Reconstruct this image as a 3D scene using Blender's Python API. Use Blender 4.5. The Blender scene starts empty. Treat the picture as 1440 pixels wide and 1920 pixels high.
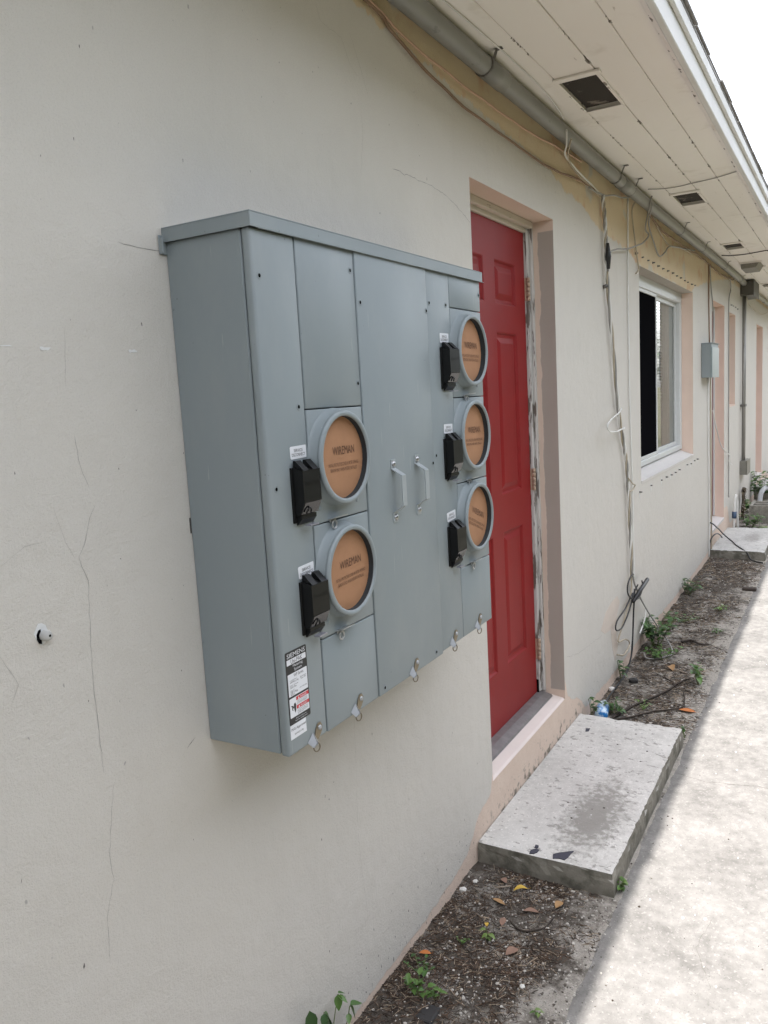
import bpy, bmesh, math, random
from mathutils import Vector, Matrix, noise

random.seed(11)
R_ = math.radians
scene = bpy.context.scene
COL = scene.collection

# ------------------------------------------------------------------ camera
CAM = Vector((0.0, -1.0922, 1.6301))
right = Vector((0.4969272, -0.86598133, -0.056033))
up = Vector((0.1487547, 0.02139034, 0.98864275))
fwd = Vector((0.8549476, 0.49961864, -0.13944824))
cam_data = bpy.data.cameras.new("camera")
cam_data.sensor_fit = 'HORIZONTAL'
cam_data.sensor_width = 36.0
cam_data.lens = 1505.54 / 1440.0 * 36.0
cam_data.clip_start = 0.05
cam_data.clip_end = 1200.0
cam = bpy.data.objects.new("camera", cam_data)
M = Matrix.Identity(4)
for i in range(3):
    M[i][0] = right[i]; M[i][1] = up[i]; M[i][2] = -fwd[i]; M[i][3] = CAM[i]
cam.matrix_world = M
COL.objects.link(cam)
scene.camera = cam

# ------------------------------------------------------------------ sky, sun, exposure
to_sun = Vector((-0.16, -0.034, 1.0)).normalized()
sun_elev = math.asin(to_sun.z)
world = bpy.data.worlds.new("World")
scene.world = world
world.use_nodes = True
wn, wl = world.node_tree.nodes, world.node_tree.links
for n in list(wn):
    wn.remove(n)
sky = wn.new("ShaderNodeTexSky")
sky.sky_type = 'NISHITA'
sky.sun_disc = False
sky.sun_elevation = sun_elev
sky.sun_rotation = math.atan2(to_sun.x, to_sun.y)
sky.dust_density = 1.6
sky.air_density = 1.0
sky.ozone_density = 1.0
hs = wn.new("ShaderNodeHueSaturation")          # bright hazy cloud veil: the sky in view is white
hs.inputs["Saturation"].default_value = 0.30
hs.inputs["Value"].default_value = 1.0
bg = wn.new("ShaderNodeBackground")
bg.inputs["Strength"].default_value = 0.15
wo = wn.new("ShaderNodeOutputWorld")
wl.new(sky.outputs[0], hs.inputs["Color"])
wl.new(hs.outputs[0], bg.inputs["Color"])
wl.new(bg.outputs[0], wo.inputs["Surface"])

sun_data = bpy.data.lights.new("sun", 'SUN')
sun_data.energy = 2.0
sun_data.angle = R_(0.8)
sun_data.color = (1.0, 0.965, 0.925)
sun = bpy.data.objects.new("sun", sun_data)
sun.rotation_euler = to_sun.to_track_quat('Z', 'Y').to_euler()
sun.location = (0, -3, 8)
COL.objects.link(sun)

scene.view_settings.view_transform = 'Standard'
scene.view_settings.look = 'None'
scene.view_settings.gamma = 1.0
scene.view_settings.exposure = 2.22
scene.render.engine = 'CYCLES'
scene.cycles.max_bounces = 6
scene.cycles.diffuse_bounces = 4
scene.cycles.use_adaptive_sampling = True
scene.cycles.adaptive_threshold = 0.02
scene.cycles.use_denoising = True

# ------------------------------------------------------------------ node helpers
def new_mat(name):
    m = bpy.data.materials.new(name)
    m.use_nodes = True
    nt = m.node_tree
    for n in list(nt.nodes):
        nt.nodes.remove(n)
    out = nt.nodes.new("ShaderNodeOutputMaterial")
    b = nt.nodes.new("ShaderNodeBsdfPrincipled")
    nt.links.new(b.outputs[0], out.inputs[0])
    return m, nt, b

def N(nt, t, **kw):
    n = nt.nodes.new(t)
    for k, v in kw.items():
        setattr(n, k, v)
    return n

def lk(nt, a, b):
    nt.links.new(a, b)

def coords(nt):
    return N(nt, "ShaderNodeTexCoord").outputs["Object"]

def noise_tex(nt, co, scale, detail=4, rough=0.55, sx=None):
    n = N(nt, "ShaderNodeTexNoise")
    n.inputs["Scale"].default_value = scale
    n.inputs["Detail"].default_value = detail
    n.inputs["Roughness"].default_value = rough
    if sx:
        mp = N(nt, "ShaderNodeMapping")
        mp.inputs["Scale"].default_value = sx
        lk(nt, co, mp.inputs[0]); lk(nt, mp.outputs[0], n.inputs["Vector"])
    else:
        lk(nt, co, n.inputs["Vector"])
    return n.outputs["Fac"]

def ramp(nt, fac, stops, interp='LINEAR'):
    r = N(nt, "ShaderNodeValToRGB")
    cr = r.color_ramp
    cr.interpolation = interp
    while len(cr.elements) < len(stops):
        cr.elements.new(0.5)
    for e, (p, c) in zip(cr.elements, stops):
        e.position = p
    for e, (p, c) in zip(cr.elements, stops):
        e.color = (c, c, c, 1) if not isinstance(c, tuple) else (c[0], c[1], c[2], 1)
    lk(nt, fac, r.inputs[0])
    return r.outputs[0]

def math_n(nt, op, a, b=None, c=None, clamp=False):
    n = N(nt, "ShaderNodeMath", operation=op, use_clamp=clamp)
    for i, v in enumerate((a, b, c)):
        if v is None:
            continue
        if isinstance(v, (int, float)):
            n.inputs[i].default_value = v
        else:
            lk(nt, v, n.inputs[i])
    return n.outputs[0]

def mix(nt, fac, a, b, blend='MIX'):
    n = N(nt, "ShaderNodeMix", data_type='RGBA', blend_type=blend)
    for sock, v in ((n.inputs[0], fac), (n.inputs[6], a), (n.inputs[7], b)):
        if isinstance(v, (int, float)):
            sock.default_value = v
        elif isinstance(v, tuple):
            sock.default_value = (v[0], v[1], v[2], 1)
        else:
            lk(nt, v, sock)
    return n.outputs[2]

def bump(nt, b, h, strength, dist):
    n = N(nt, "ShaderNodeBump")
    n.inputs["Strength"].default_value = strength
    n.inputs["Distance"].default_value = dist
    lk(nt, h, n.inputs["Height"])
    lk(nt, n.outputs[0], b.inputs["Normal"])

def sep(nt, co):
    s = N(nt, "ShaderNodeSeparateXYZ")
    lk(nt, co, s.inputs[0])
    return s.outputs[0], s.outputs[1], s.outputs[2]

MATS = {}
def plain(name, col, rough=0.5, metal=0.0, var=0.12, scale=30.0, bmp=0.0, bscale=200.0, spec=0.5):
    if name in MATS:
        return MATS[name]
    m, nt, b = new_mat(name)
    co = coords(nt)
    f = noise_tex(nt, co, scale)
    lo = tuple(c * (1 - var) for c in col); hi = tuple(min(1, c * (1 + var)) for c in col)
    c = mix(nt, f, lo, hi)
    lk(nt, c, b.inputs["Base Color"])
    b.inputs["Roughness"].default_value = rough
    b.inputs["Metallic"].default_value = metal
    b.inputs["Specular IOR Level"].default_value = spec
    if bmp:
        bump(nt, b, noise_tex(nt, co, bscale, 3), bmp, 0.002)
    MATS[name] = m
    return m

# ------------------------------------------------------------------ mesh helpers
class MB:
    def __init__(self):
        self.v = []; self.f = []; self.m = []; self.s = []
    def add(self, verts, faces, mat=0, smooth=False):
        o = len(self.v)
        self.v += [tuple(p) for p in verts]
        for f in faces:
            self.f.append(tuple(o + i for i in f)); self.m.append(mat); self.s.append(smooth)
    def bm(self, bm_, mat=0, smooth=False):
        bm_.verts.index_update()
        self.add([v.co[:] for v in bm_.verts], [[v.index for v in f.verts] for f in bm_.faces], mat, smooth)
        bm_.free()
    def box(self, a, b, mat=0, bevel=0.0, seg=2, smooth=False):
        x0, x1 = sorted((a[0], b[0])); y0, y1 = sorted((a[1], b[1])); z0, z1 = sorted((a[2], b[2]))
        vs = [(x, y, z) for x in (x0, x1) for y in (y0, y1) for z in (z0, z1)]
        fs = [(0, 1, 3, 2), (4, 6, 7, 5), (0, 4, 5, 1), (2, 3, 7, 6), (0, 2, 6, 4), (1, 5, 7, 3)]
        if bevel <= 0:
            self.add(vs, fs, mat, smooth); return self
        bm_ = bmesh.new()
        bv = [bm_.verts.new(p) for p in vs]
        for f in fs:
            bm_.faces.new([bv[i] for i in f])
        bmesh.ops.bevel(bm_, geom=list(bm_.edges), offset=bevel, segments=seg, affect='EDGES', profile=0.5)
        self.bm(bm_, mat, smooth); return self
    def prism_y(self, pts, y0, y1, mat=0):
        """polygon in x,z extruded along y"""
        n = len(pts)
        vs = [(x, y0, z) for x, z in pts] + [(x, y1, z) for x, z in pts]
        fs = [tuple(range(n))[::-1], tuple(range(n, 2 * n))]
        fs += [(i, (i + 1) % n, n + (i + 1) % n, n + i) for i in range(n)]
        self.add(vs, fs, mat); return self
    def prism_x(self, pts, x0, x1, mat=0):
        """polygon in y,z extruded along x"""
        n = len(pts)
        vs = [(x0, y, z) for y, z in pts] + [(x1, y, z) for y, z in pts]
        fs = [tuple(range(n)), tuple(range(n, 2 * n))[::-1]]
        fs += [((i + 1) % n, i, n + i, n + (i + 1) % n) for i in range(n)]
        self.add(vs, fs, mat); return self
    def prism_z(self, pts, z0, z1, mat=0):
        n = len(pts)
        vs = [(x, y, z0) for x, y in pts] + [(x, y, z1) for x, y in pts]
        fs = [tuple(range(n))[::-1], tuple(range(n, 2 * n))]
        fs += [(i, (i + 1) % n, n + (i + 1) % n, n + i) for i in range(n)]
        self.add(vs, fs, mat); return self
    def lathe_y(self, prof, cx, cz, y0, n=48, mat=0, smooth=True, close=False):
        """profile (radius, height out towards -y)"""
        vs = []; fs = []
        for r, t in prof:
            for k in range(n):
                a = 2 * math.pi * k / n
                vs.append((cx + r * math.cos(a), y0 - t, cz + r * math.sin(a)))
        for i in range(len(prof) - 1):
            for k in range(n):
                k2 = (k + 1) % n
                fs.append((i * n + k, i * n + k2, (i + 1) * n + k2, (i + 1) * n + k))
        if close:
            fs.append(tuple((len(prof) - 1) * n + k for k in range(n)))
        self.add(vs, fs, mat, smooth); return self
    def tube(self, pts, r, n=6, mat=0, smooth=True, caps=True, radii=None):
        pts = [Vector(p) for p in pts]
        vs = []; fs = []
        up_ = Vector((0.13, 0.31, 0.94))
        for i, p in enumerate(pts):
            t = (pts[min(i + 1, len(pts) - 1)] - pts[max(i - 1, 0)])
            if t.length < 1e-9:
                t = Vector((0, 0, 1))
            t.normalize()
            a = t.cross(up_)
            if a.length < 1e-3:
                a = t.cross(Vector((1, 0, 0)))
            a.normalize(); b_ = t.cross(a)
            rr = radii[i] if radii else r
            for k in range(n):
                w = 2 * math.pi * k / n
                vs.append(p + a * (rr * math.cos(w)) + b_ * (rr * math.sin(w)))
        for i in range(len(pts) - 1):
            for k in range(n):
                k2 = (k + 1) % n
                fs.append((i * n + k, i * n + k2, (i + 1) * n + k2, (i + 1) * n + k))
        if caps:
            fs.append(tuple(range(n))[::-1]); fs.append(tuple((len(pts) - 1) * n + k for k in range(n)))
        self.add(vs, fs, mat, smooth); return self
    def build(self, name, mats, parent=None, loc=None):
        me = bpy.data.meshes.new(name)
        me.from_pydata(self.v, [], self.f)
        for m in (mats if isinstance(mats, (list, tuple)) else [mats]):
            me.materials.append(m)
        me.polygons.foreach_set("material_index", self.m)
        me.polygons.foreach_set("use_smooth", self.s)
        bm_ = bmesh.new(); bm_.from_mesh(me)
        bmesh.ops.recalc_face_normals(bm_, faces=bm_.faces)
        bm_.to_mesh(me); bm_.free()
        me.update()
        return place(name, me, parent, loc)

def place(name, me, parent=None, loc=None, rot=None):
    o = bpy.data.objects.new(name, me)
    COL.objects.link(o)
    if loc is not None:
        o.location = loc
    if rot is not None:
        o.rotation_euler = rot
    if parent is not None:
        o.parent = parent
        o.matrix_parent_inverse = PINV[parent.name]
    PINV[o.name] = ((PINV_M(o))).inverted()
    return o

PINV = {}
def PINV_M(o):
    return Matrix.LocRotScale(o.location, o.rotation_euler, o.scale)

def tag(o, label=None, cat=None, group=None, kind=None):
    if label: o["label"] = label
    if cat: o["category"] = cat
    if group: o["group"] = group
    if kind: o["kind"] = kind
    return o

def thing(name, loc, label, cat, group=None):
    o = bpy.data.objects.new(name, None)
    o.empty_display_size = 0.05
    COL.objects.link(o)
    o.location = loc
    PINV[o.name] = Matrix.Translation(Vector(loc)).inverted()
    return tag(o, label, cat, group)

def smooth_path(pts, sub=6):
    """Catmull-Rom through the points"""
    P = [Vector(p) for p in pts]
    if len(P) < 3:
        return P
    out = []
    for i in range(len(P) - 1):
        p0 = P[max(i - 1, 0)]; p1 = P[i]; p2 = P[i + 1]; p3 = P[min(i + 2, len(P) - 1)]
        for k in range(sub):
            t = k / sub
            out.append(0.5 * ((2 * p1) + (p2 - p0) * t + (2 * p0 - 5 * p1 + 4 * p2 - p3) * t * t + (3 * p1 - p0 - 3 * p2 + p3) * t ** 3))
    out.append(P[-1])
    return out

TXT = {}
def text_mesh(s):
    if s in TXT:
        return TXT[s]
    cu = bpy.data.curves.new("t", 'FONT')
    cu.body = s; cu.size = 1.0; cu.resolution_u = 2
    o = bpy.data.objects.new("t", cu)
    COL.objects.link(o)
    dg = bpy.context.evaluated_depsgraph_get()
    me = bpy.data.meshes.new_from_object(o.evaluated_get(dg))
    vs = [v.co.copy() for v in me.vertices]; fs = [tuple(p.vertices) for p in me.polygons]
    bpy.data.objects.remove(o); bpy.data.curves.remove(cu); bpy.data.meshes.remove(me)
    TXT[s] = (vs, fs)
    return TXT[s]

def add_text(mb, s, cx, cz, w, h, y, mat, rot=0.0, left=False):
    """flat lettering on a plane facing -y, fitted to width w and height h"""
    vs, fs = text_mesh(s)
    xs = [v.x for v in vs]; ys = [v.y for v in vs]
    x0, x1, y0, y1 = min(xs), max(xs), min(ys), max(ys)
    c, sn = math.cos(rot), math.sin(rot)
    out = []
    for v in vs:
        a = ((v.x - x0) / (x1 - x0)) * w - (0 if left else w / 2)
        b = ((v.y - y0) / (y1 - y0) - 0.5) * h
        out.append((cx + a * c - b * sn, y, cz + a * sn + b * c))
    mb.add(out, fs, mat)

# ------------------------------------------------------------------ materials of the setting
def mat_wall():
    m, nt, b = new_mat("wall_paint")
    co = coords(nt)
    x, y, z = sep(nt, co)
    big = noise_tex(nt, co, 1.3, 3)
    mid = noise_tex(nt, co, 9, 4)
    base = mix(nt, big, (0.612, 0.578, 0.526), (0.662, 0.632, 0.582))
    patch = ramp(nt, noise_tex(nt, co, 2.2, 2, 0.4, (1, 1, 1.7)), [(0.50, 0), (0.53, 0.22)])
    base = mix(nt, patch, base, (0.60, 0.575, 0.535))
    stain = ramp(nt, noise_tex(nt, co, 3.0, 5, 0.6, (3.0, 1, 0.5)), [(0.56, 0), (0.72, 0.10)])
    base = mix(nt, stain, base, (0.44, 0.405, 0.35))
    base = mix(nt, math_n(nt, 'MULTIPLY', mid, 0.35), base, (0.565, 0.53, 0.48))
    # older yellow coat left unpainted below the soffit
    yb = [(1.0, 2.60), (1.83, 2.600), (1.976, 2.602), (2.104, 2.596), (2.304, 2.583), (2.537, 2.564), (3.073, 2.540), (3.327, 2.529),
          (3.595, 2.479), (3.845, 2.459), (4.088, 2.402), (4.374, 2.386), (4.725, 2.374), (4.93, 2.32), (6.884, 2.32), (6.90, 2.361), (7.225, 2.404),
          (7.941, 2.510), (8.960, 2.621), (9.903, 2.620), (11.2, 2.63), (14.0, 2.62)]
    xm = math_n(nt, 'DIVIDE', x, 14.0)
    bz = ramp(nt, xm, [(a / 14.0, (c - 2.2) / 0.5) for a, c in yb])
    bz = math_n(nt, 'ADD', math_n(nt, 'MULTIPLY', bz, 0.5), 2.2)
    jag = noise_tex(nt, co, 14, 5, 0.65, (1, 1, 0.45))
    jag2 = noise_tex(nt, co, 60, 2, 0.5, (1, 1, 0.15))
    zz = math_n(nt, 'ADD', z, math_n(nt, 'MULTIPLY', math_n(nt, 'SUBTRACT', jag, 0.5), 0.09))
    zz = math_n(nt, 'ADD', zz, math_n(nt, 'MULTIPLY', math_n(nt, 'SUBTRACT', jag2, 0.5), 0.03))
    ym = math_n(nt, 'MULTIPLY', math_n(nt, 'SUBTRACT', zz, bz), 160.0, clamp=True)
    old = mix(nt, noise_tex(nt, co, 4, 3), (0.64, 0.50, 0.32), (0.70, 0.59, 0.43))
    old = mix(nt, ramp(nt, noise_tex(nt, co, 7, 3), [(0.56, 0), (0.66, 0.75)]), old, (0.62, 0.40, 0.25))
    old = mix(nt, ramp(nt, noise_tex(nt, co, 3.1, 4), [(0.61, 0), (0.64, 0.9)]), old, (0.58, 0.54, 0.47))
    col = mix(nt, ym, base, old)
    # peach undercoat left bare along the foot of the wall and under the sills
    pb = [(0.8, 0.030), (1.664, 0.040), (1.988, 0.045), (2.205, 0.066), (2.338, 0.095), (2.369, 0.17), (2.535, 0.205), (2.545, 0.36), (3.40, 0.36),
          (3.41, 0.26), (3.50, 0.20), (3.66, 0.15), (3.675, 0.078), (3.924, 0.076), (4.259, 0.072), (4.912, 0.084), (5.388, 0.074), (5.950, 0.063),
          (6.878, 0.058), (7.70, 0.085), (7.9, 0.33), (9.0, 0.33), (9.2, 0.1), (11.7, 0.1), (11.9, 0.3), (12.9, 0.3), (14.0, 0.1)]
    pz = ramp(nt, xm, [(a / 14.0, c) for a, c in pb])
    pj = math_n(nt, 'ADD', z, math_n(nt, 'MULTIPLY', math_n(nt, 'SUBTRACT', noise_tex(nt, co, 22, 4), 0.5), 0.035))
    pm = math_n(nt, 'MULTIPLY', math_n(nt, 'SUBTRACT', pz, pj), 220.0, clamp=True)
    peach = mix(nt, mid, (0.66, 0.515, 0.42), (0.74, 0.61, 0.51))
    col = mix(nt, pm, col, peach)
    # mud specks splashed on the lowest courses, moss by the step joint
    sp = noise_tex(nt, co, 120, 2, 0.5, (1, 1, 0.4))
    lowz = math_n(nt, 'SUBTRACT', 1.0, math_n(nt, 'DIVIDE', z, 0.30), clamp=True)
    thr = math_n(nt, 'ADD', sp, math_n(nt, 'MULTIPLY', lowz, 0.10))
    col = mix(nt, ramp(nt, thr, [(0.745, 0), (0.765, 0.85)]), col, (0.06, 0.05, 0.045))
    ms = math_n(nt, 'ADD', noise_tex(nt, co, 26, 5), math_n(nt, 'MULTIPLY', math_n(nt, 'SUBTRACT', 1.0, math_n(nt, 'DIVIDE', z, 0.16), clamp=True), 0.22))
    onstep = ramp(nt, xm, [(2.42 / 14, 0), (2.6 / 14, 1), (3.6 / 14, 1), (3.7 / 14, 0)])
    lowm = math_n(nt, 'MULTIPLY', math_n(nt, 'SUBTRACT', 0.19, z), 14.0, clamp=True)
    col = mix(nt, math_n(nt, 'MULTIPLY', math_n(nt, 'MULTIPLY', onstep, lowm), ramp(nt, ms, [(0.60, 0), (0.70, 0.8)])), col, (0.13, 0.115, 0.085))
    gr = noise_tex(nt, co, 330, 2, 0.7)
    col = mix(nt, ramp(nt, gr, [(0.30, 0.16), (0.5, 0.0)]), col, (0.30, 0.29, 0.28))
    # small scattered nicks
    nk = noise_tex(nt, co, 55, 1, 0.4, (1, 1, 0.6))
    col = mix(nt, ramp(nt, nk, [(0.80, 0), (0.815, 0.5)]), col, (0.2, 0.19, 0.18))
    lk(nt, col, b.inputs["Base Color"])
    b.inputs["Roughness"].default_value = 0.82
    b.inputs["Specular IOR Level"].default_value = 0.25
    h = math_n(nt, 'ADD', math_n(nt, 'MULTIPLY', noise_tex(nt, co, 170, 3), 0.5), math_n(nt, 'MULTIPLY', noise_tex(nt, co, 420, 2), 0.35))
    h = math_n(nt, 'ADD', h, math_n(nt, 'MULTIPLY', noise_tex(nt, co, 16, 3), 1.6))
    h = math_n(nt, 'ADD', h, math_n(nt, 'MULTIPLY', ym, -0.25))
    h = math_n(nt, 'ADD', h, math_n(nt, 'MULTIPLY', pm, -0.25))
    bump(nt, b, h, 0.62, 0.0042)
    return m

def mat_reveal(right_side=True):
    m, nt, b = new_mat("reveal_paint")
    co = coords(nt)
    x, y, z = sep(nt, co)
    f = noise_tex(nt, co, 5, 3)
    peach = mix(nt, f, (0.63, 0.50, 0.40), (0.70, 0.58, 0.49))
    edge = math_n(nt, 'ADD', y, math_n(nt, 'MULTIPLY', math_n(nt, 'SUBTRACT', noise_tex(nt, co, 9, 3), 0.5), 0.03))
    tm = math_n(nt, 'MULTIPLY', math_n(nt, 'SUBTRACT', 0.068, edge), 300, clamp=True)
    tz = math_n(nt, 'MULTIPLY', math_n(nt, 'SUBTRACT', math_n(nt, 'ADD', 2.285, math_n(nt, 'MULTIPLY', f, 0.01)), z), 300, clamp=True)
    tb = math_n(nt, 'MULTIPLY', math_n(nt, 'SUBTRACT', z, 0.275), 300, clamp=True)
    tm = math_n(nt, 'MULTIPLY', math_n(nt, 'MULTIPLY', tm, tz), tb)
    taupe = mix(nt, f, (0.385, 0.345, 0.298), (0.435, 0.392, 0.342))
    col = mix(nt, tm, peach, taupe)
    gz = math_n(nt, 'MULTIPLY', math_n(nt, 'SUBTRACT', edge, 0.090), 200, clamp=True)
    col = mix(nt, gz, col, (0.60, 0.58, 0.55))
    lk(nt, col, b.inputs["Base Color"])
    b.inputs["Roughness"].default_value = 0.8
    bump(nt, b, noise_tex(nt, co, 180, 3), 0.3, 0.002)
    return m

def mat_peel(name, paint, wood, cover=0.5, stretch=(1, 1, 0.12), sc=45):
    m, nt, b = new_mat(name)
    co = coords(nt)
    f = noise_tex(nt, co, sc, 5, 0.6, stretch)
    k = ramp(nt, f, [(cover, 0), (cover + 0.03, 1)])
    g = noise_tex(nt, co, 8, 3)
    col = mix(nt, k, mix(nt, g, tuple(c * 0.85 for c in paint), paint), wood)
    lk(nt, col, b.inputs["Base Color"])
    b.inputs["Roughness"].default_value = 0.75
    h = math_n(nt, 'SUBTRACT', 1.0, k)
    bump(nt, b, math_n(nt, 'ADD', h, math_n(nt, 'MULTIPLY', noise_tex(nt, co, 150, 3, 0.5, stretch), 0.4)), 0.6, 0.002)
    return m

def mat_concrete(name, light, dark, worn=None, rough=0.9, scale=1.0, top=False, fine=0.45):
    m, nt, b = new_mat(name)
    co = coords(nt)
    x, y, z = sep(nt, co)
    f1 = noise_tex(nt, co, 3.5 * scale, 5, 0.62)
    f2 = noise_tex(nt, co, 22 * scale, 5, 0.65)
    f3 = noise_tex(nt, co, 140 * scale, 3, 0.6)
    f = math_n(nt, 'ADD', math_n(nt, 'MULTIPLY', f1, 1.0 - fine), math_n(nt, 'MULTIPLY', f2, fine))
    col = mix(nt, ramp(nt, f, [(0.36, 0), (0.62, 1)]), dark, light)
    col = mix(nt, ramp(nt, f3, [(0.60, 0), (0.70, 0.55)]), col, tuple(c * 0.5 for c in dark))
    col = mix(nt, ramp(nt, noise_tex(nt, co, 95 * scale, 2, 0.5), [(0.30, 0.45), (0.40, 0)]), col, tuple(min(1, c * 1.35) for c in light))
    if worn:
        (wx, wy, rx, ry, wc) = worn
        dx = math_n(nt, 'DIVIDE', math_n(nt, 'SUBTRACT', x, wx), rx)
        dy = math_n(nt, 'DIVIDE', math_n(nt, 'SUBTRACT', y, wy), ry)
        d = math_n(nt, 'SQRT', math_n(nt, 'ADD', math_n(nt, 'MULTIPLY', dx, dx), math_n(nt, 'MULTIPLY', dy, dy)))
        k = math_n(nt, 'ADD', math_n(nt, 'SUBTRACT', 1.25, d), math_n(nt, 'MULTIPLY', math_n(nt, 'SUBTRACT', noise_tex(nt, co, 34, 5, 0.7), 0.5), 2.6))
        k = ramp(nt, k, [(0.25, 0), (0.85, 0.75)])
        col = mix(nt, k, col, wc)
        # bare chipped flakes in the paint
        fl = noise_tex(nt, co, 30, 3, 0.6, (1.6, 0.9, 1))
        col = mix(nt, ramp(nt, fl, [(0.615, 0), (0.63, 0.75)]), col, (0.25, 0.24, 0.22))
        wf = noise_tex(nt, co, 48, 2, 0.5)
        col = mix(nt, ramp(nt, wf, [(0.745, 0), (0.755, 0.8)]), col, (0.72, 0.72, 0.71))
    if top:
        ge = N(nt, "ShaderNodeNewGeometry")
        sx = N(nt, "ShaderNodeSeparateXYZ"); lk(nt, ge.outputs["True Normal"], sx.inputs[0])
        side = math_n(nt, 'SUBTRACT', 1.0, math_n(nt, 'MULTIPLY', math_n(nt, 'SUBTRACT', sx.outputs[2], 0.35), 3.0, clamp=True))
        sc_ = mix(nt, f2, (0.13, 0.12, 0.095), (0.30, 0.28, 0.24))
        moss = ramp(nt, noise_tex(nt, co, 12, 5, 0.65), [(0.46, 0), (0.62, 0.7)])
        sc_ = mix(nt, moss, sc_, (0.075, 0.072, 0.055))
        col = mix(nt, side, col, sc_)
    lk(nt, col, b.inputs["Base Color"])
    b.inputs["Roughness"].default_value = rough
    b.inputs["Specular IOR Level"].default_value = 0.3
    h = math_n(nt, 'ADD', math_n(nt, 'MULTIPLY', f2, 1.2), math_n(nt, 'MULTIPLY', f3, 0.5))
    bump(nt, b, h, 0.5, 0.004)
    return m

def mat_dirt():
    m, nt, b = new_mat("dirt")
    co = coords(nt)
    x, y, z = sep(nt, co)
    f1 = noise_tex(nt, co, 6, 5, 0.65)
    f2 = noise_tex(nt, co, 38, 5, 0.7)
    f3 = noise_tex(nt, co, 220, 3, 0.65)
    sand = mix(nt, f2, (0.19, 0.17, 0.145), (0.44, 0.41, 0.37))
    soil = mix(nt, f2, (0.032, 0.026, 0.021), (0.13, 0.112, 0.095))
    # damp dark mulch close to the camera, drier and paler further along; paler rim by the walkway
    near = ramp(nt, math_n(nt, 'DIVIDE', x, 14.0), [(1.2 / 14, 0.62), (2.3 / 14, 0.56), (3.6 / 14, 0.54), (5.0 / 14, 0.53), (7.4 / 14, 0.60), (9.0 / 14, 0.5)])
    rim = math_n(nt, 'MULTIPLY', math_n(nt, 'SUBTRACT', math_n(nt, 'MULTIPLY', y, -1.0), 0.34, clamp=True), 0.9)
    k = math_n(nt, 'SUBTRACT', math_n(nt, 'ADD', math_n(nt, 'MULTIPLY', f1, 0.7), math_n(nt, 'MULTIPLY', f2, 0.3)), math_n(nt, 'SUBTRACT', near, rim))
    col = mix(nt, ramp(nt, math_n(nt, 'ADD', k, 0.5), [(0.42, 0), (0.56, 1)]), soil, sand)
    col = mix(nt, ramp(nt, f3, [(0.60, 0), (0.70, 0.8)]), col, (0.03, 0.024, 0.02))
    lk(nt, col, b.inputs["Base Color"])
    b.inputs["Roughness"].default_value = 0.95
    b.inputs["Specular IOR Level"].default_value = 0.2
    bump(nt, b, math_n(nt, 'ADD', f2, math_n(nt, 'MULTIPLY', f3, 0.6)), 0.8, 0.008)
    return m

M_wall = mat_wall()
M_reveal = mat_reveal()
M_jamb = mat_peel("peeling_jamb", (0.58, 0.56, 0.53), (0.15, 0.125, 0.105), 0.525)
M_head = mat_peel("peeling_head", (0.60, 0.54, 0.45), (0.20, 0.15, 0.11), 0.64, (0.15, 1, 1), 40)
def mat_soffit():
    m, nt, b = new_mat("soffit_paint")
    co = coords(nt)
    x, y, z = sep(nt, co)
    col = mix(nt, noise_tex(nt, co, 2.2, 4, 0.6, (0.5, 1, 1)), (0.80, 0.755, 0.695), (0.88, 0.845, 0.80))
    fl = ramp(nt, noise_tex(nt, co, 30, 5, 0.6, (0.12, 1, 1)), [(0.70, 0), (0.73, 0.7)])
    jm = None
    for j in (-0.1545, -0.3005, -0.4375, -0.556):
        d = math_n(nt, 'ABSOLUTE', math_n(nt, 'SUBTRACT', y, j))
        k = math_n(nt, 'SUBTRACT', 1.0, math_n(nt, 'DIVIDE', d, 0.008), clamp=True)
        jm = k if jm is None else math_n(nt, 'MAXIMUM', jm, k)
    chips = ramp(nt, math_n(nt, 'ADD', noise_tex(nt, co, 13, 4, 0.65), math_n(nt, 'MULTIPLY', jm, 0.10)), [(0.655, 0), (0.675, 1)])
    chips = math_n(nt, 'MULTIPLY', chips, math_n(nt, 'MULTIPLY', jm, 3.0, clamp=True))
    col = mix(nt, chips, col, (0.20, 0.175, 0.15))
    col = mix(nt, fl, col, (0.45, 0.40, 0.34))
    st_ = ramp(nt, noise_tex(nt, co, 5, 4, 0.6), [(0.60, 0), (0.75, 0.35)])
    col = mix(nt, st_, col, (0.50, 0.44, 0.36))
    lk(nt, col, b.inputs["Base Color"])
    b.inputs["Roughness"].default_value = 0.7
    bump(nt, b, math_n(nt, 'SUBTRACT', noise_tex(nt, co, 60, 3, 0.5, (0.1, 1, 1)), math_n(nt, 'ADD', chips, fl)), 0.4, 0.002)
    return m
M_soffit = mat_soffit()
M_fascia = mat_peel("fascia_paint", (0.72, 0.71, 0.69), (0.30, 0.28, 0.25), 0.70, (0.15, 1, 1), 30)
M_step = mat_concrete("painted_concrete", (0.60, 0.582, 0.552), (0.44, 0.425, 0.40), (2.72, -0.32, 0.34, 0.12, (0.20, 0.188, 0.168)), top=True)
M_step2 = mat_concrete("worn_concrete", (0.55, 0.545, 0.52), (0.38, 0.375, 0.36), (8.5, -0.3, 0.3, 0.1, (0.28, 0.27, 0.25)), top=True)
M_walk = mat_concrete("walk_concrete", (0.25, 0.239, 0.225), (0.135, 0.129, 0.121), scale=1.1, fine=0.5)
M_block = mat_concrete("block_concrete", (0.33, 0.31, 0.27), (0.15, 0.14, 0.115))
M_dirt = mat_dirt()
M_grass = plain("turf", (0.13, 0.12, 0.06), 0.9, var=0.5, scale=3)
M_roof = plain("shingle", (0.30, 0.29, 0.28), 0.9, var=0.3, scale=40, bmp=0.5)
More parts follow.
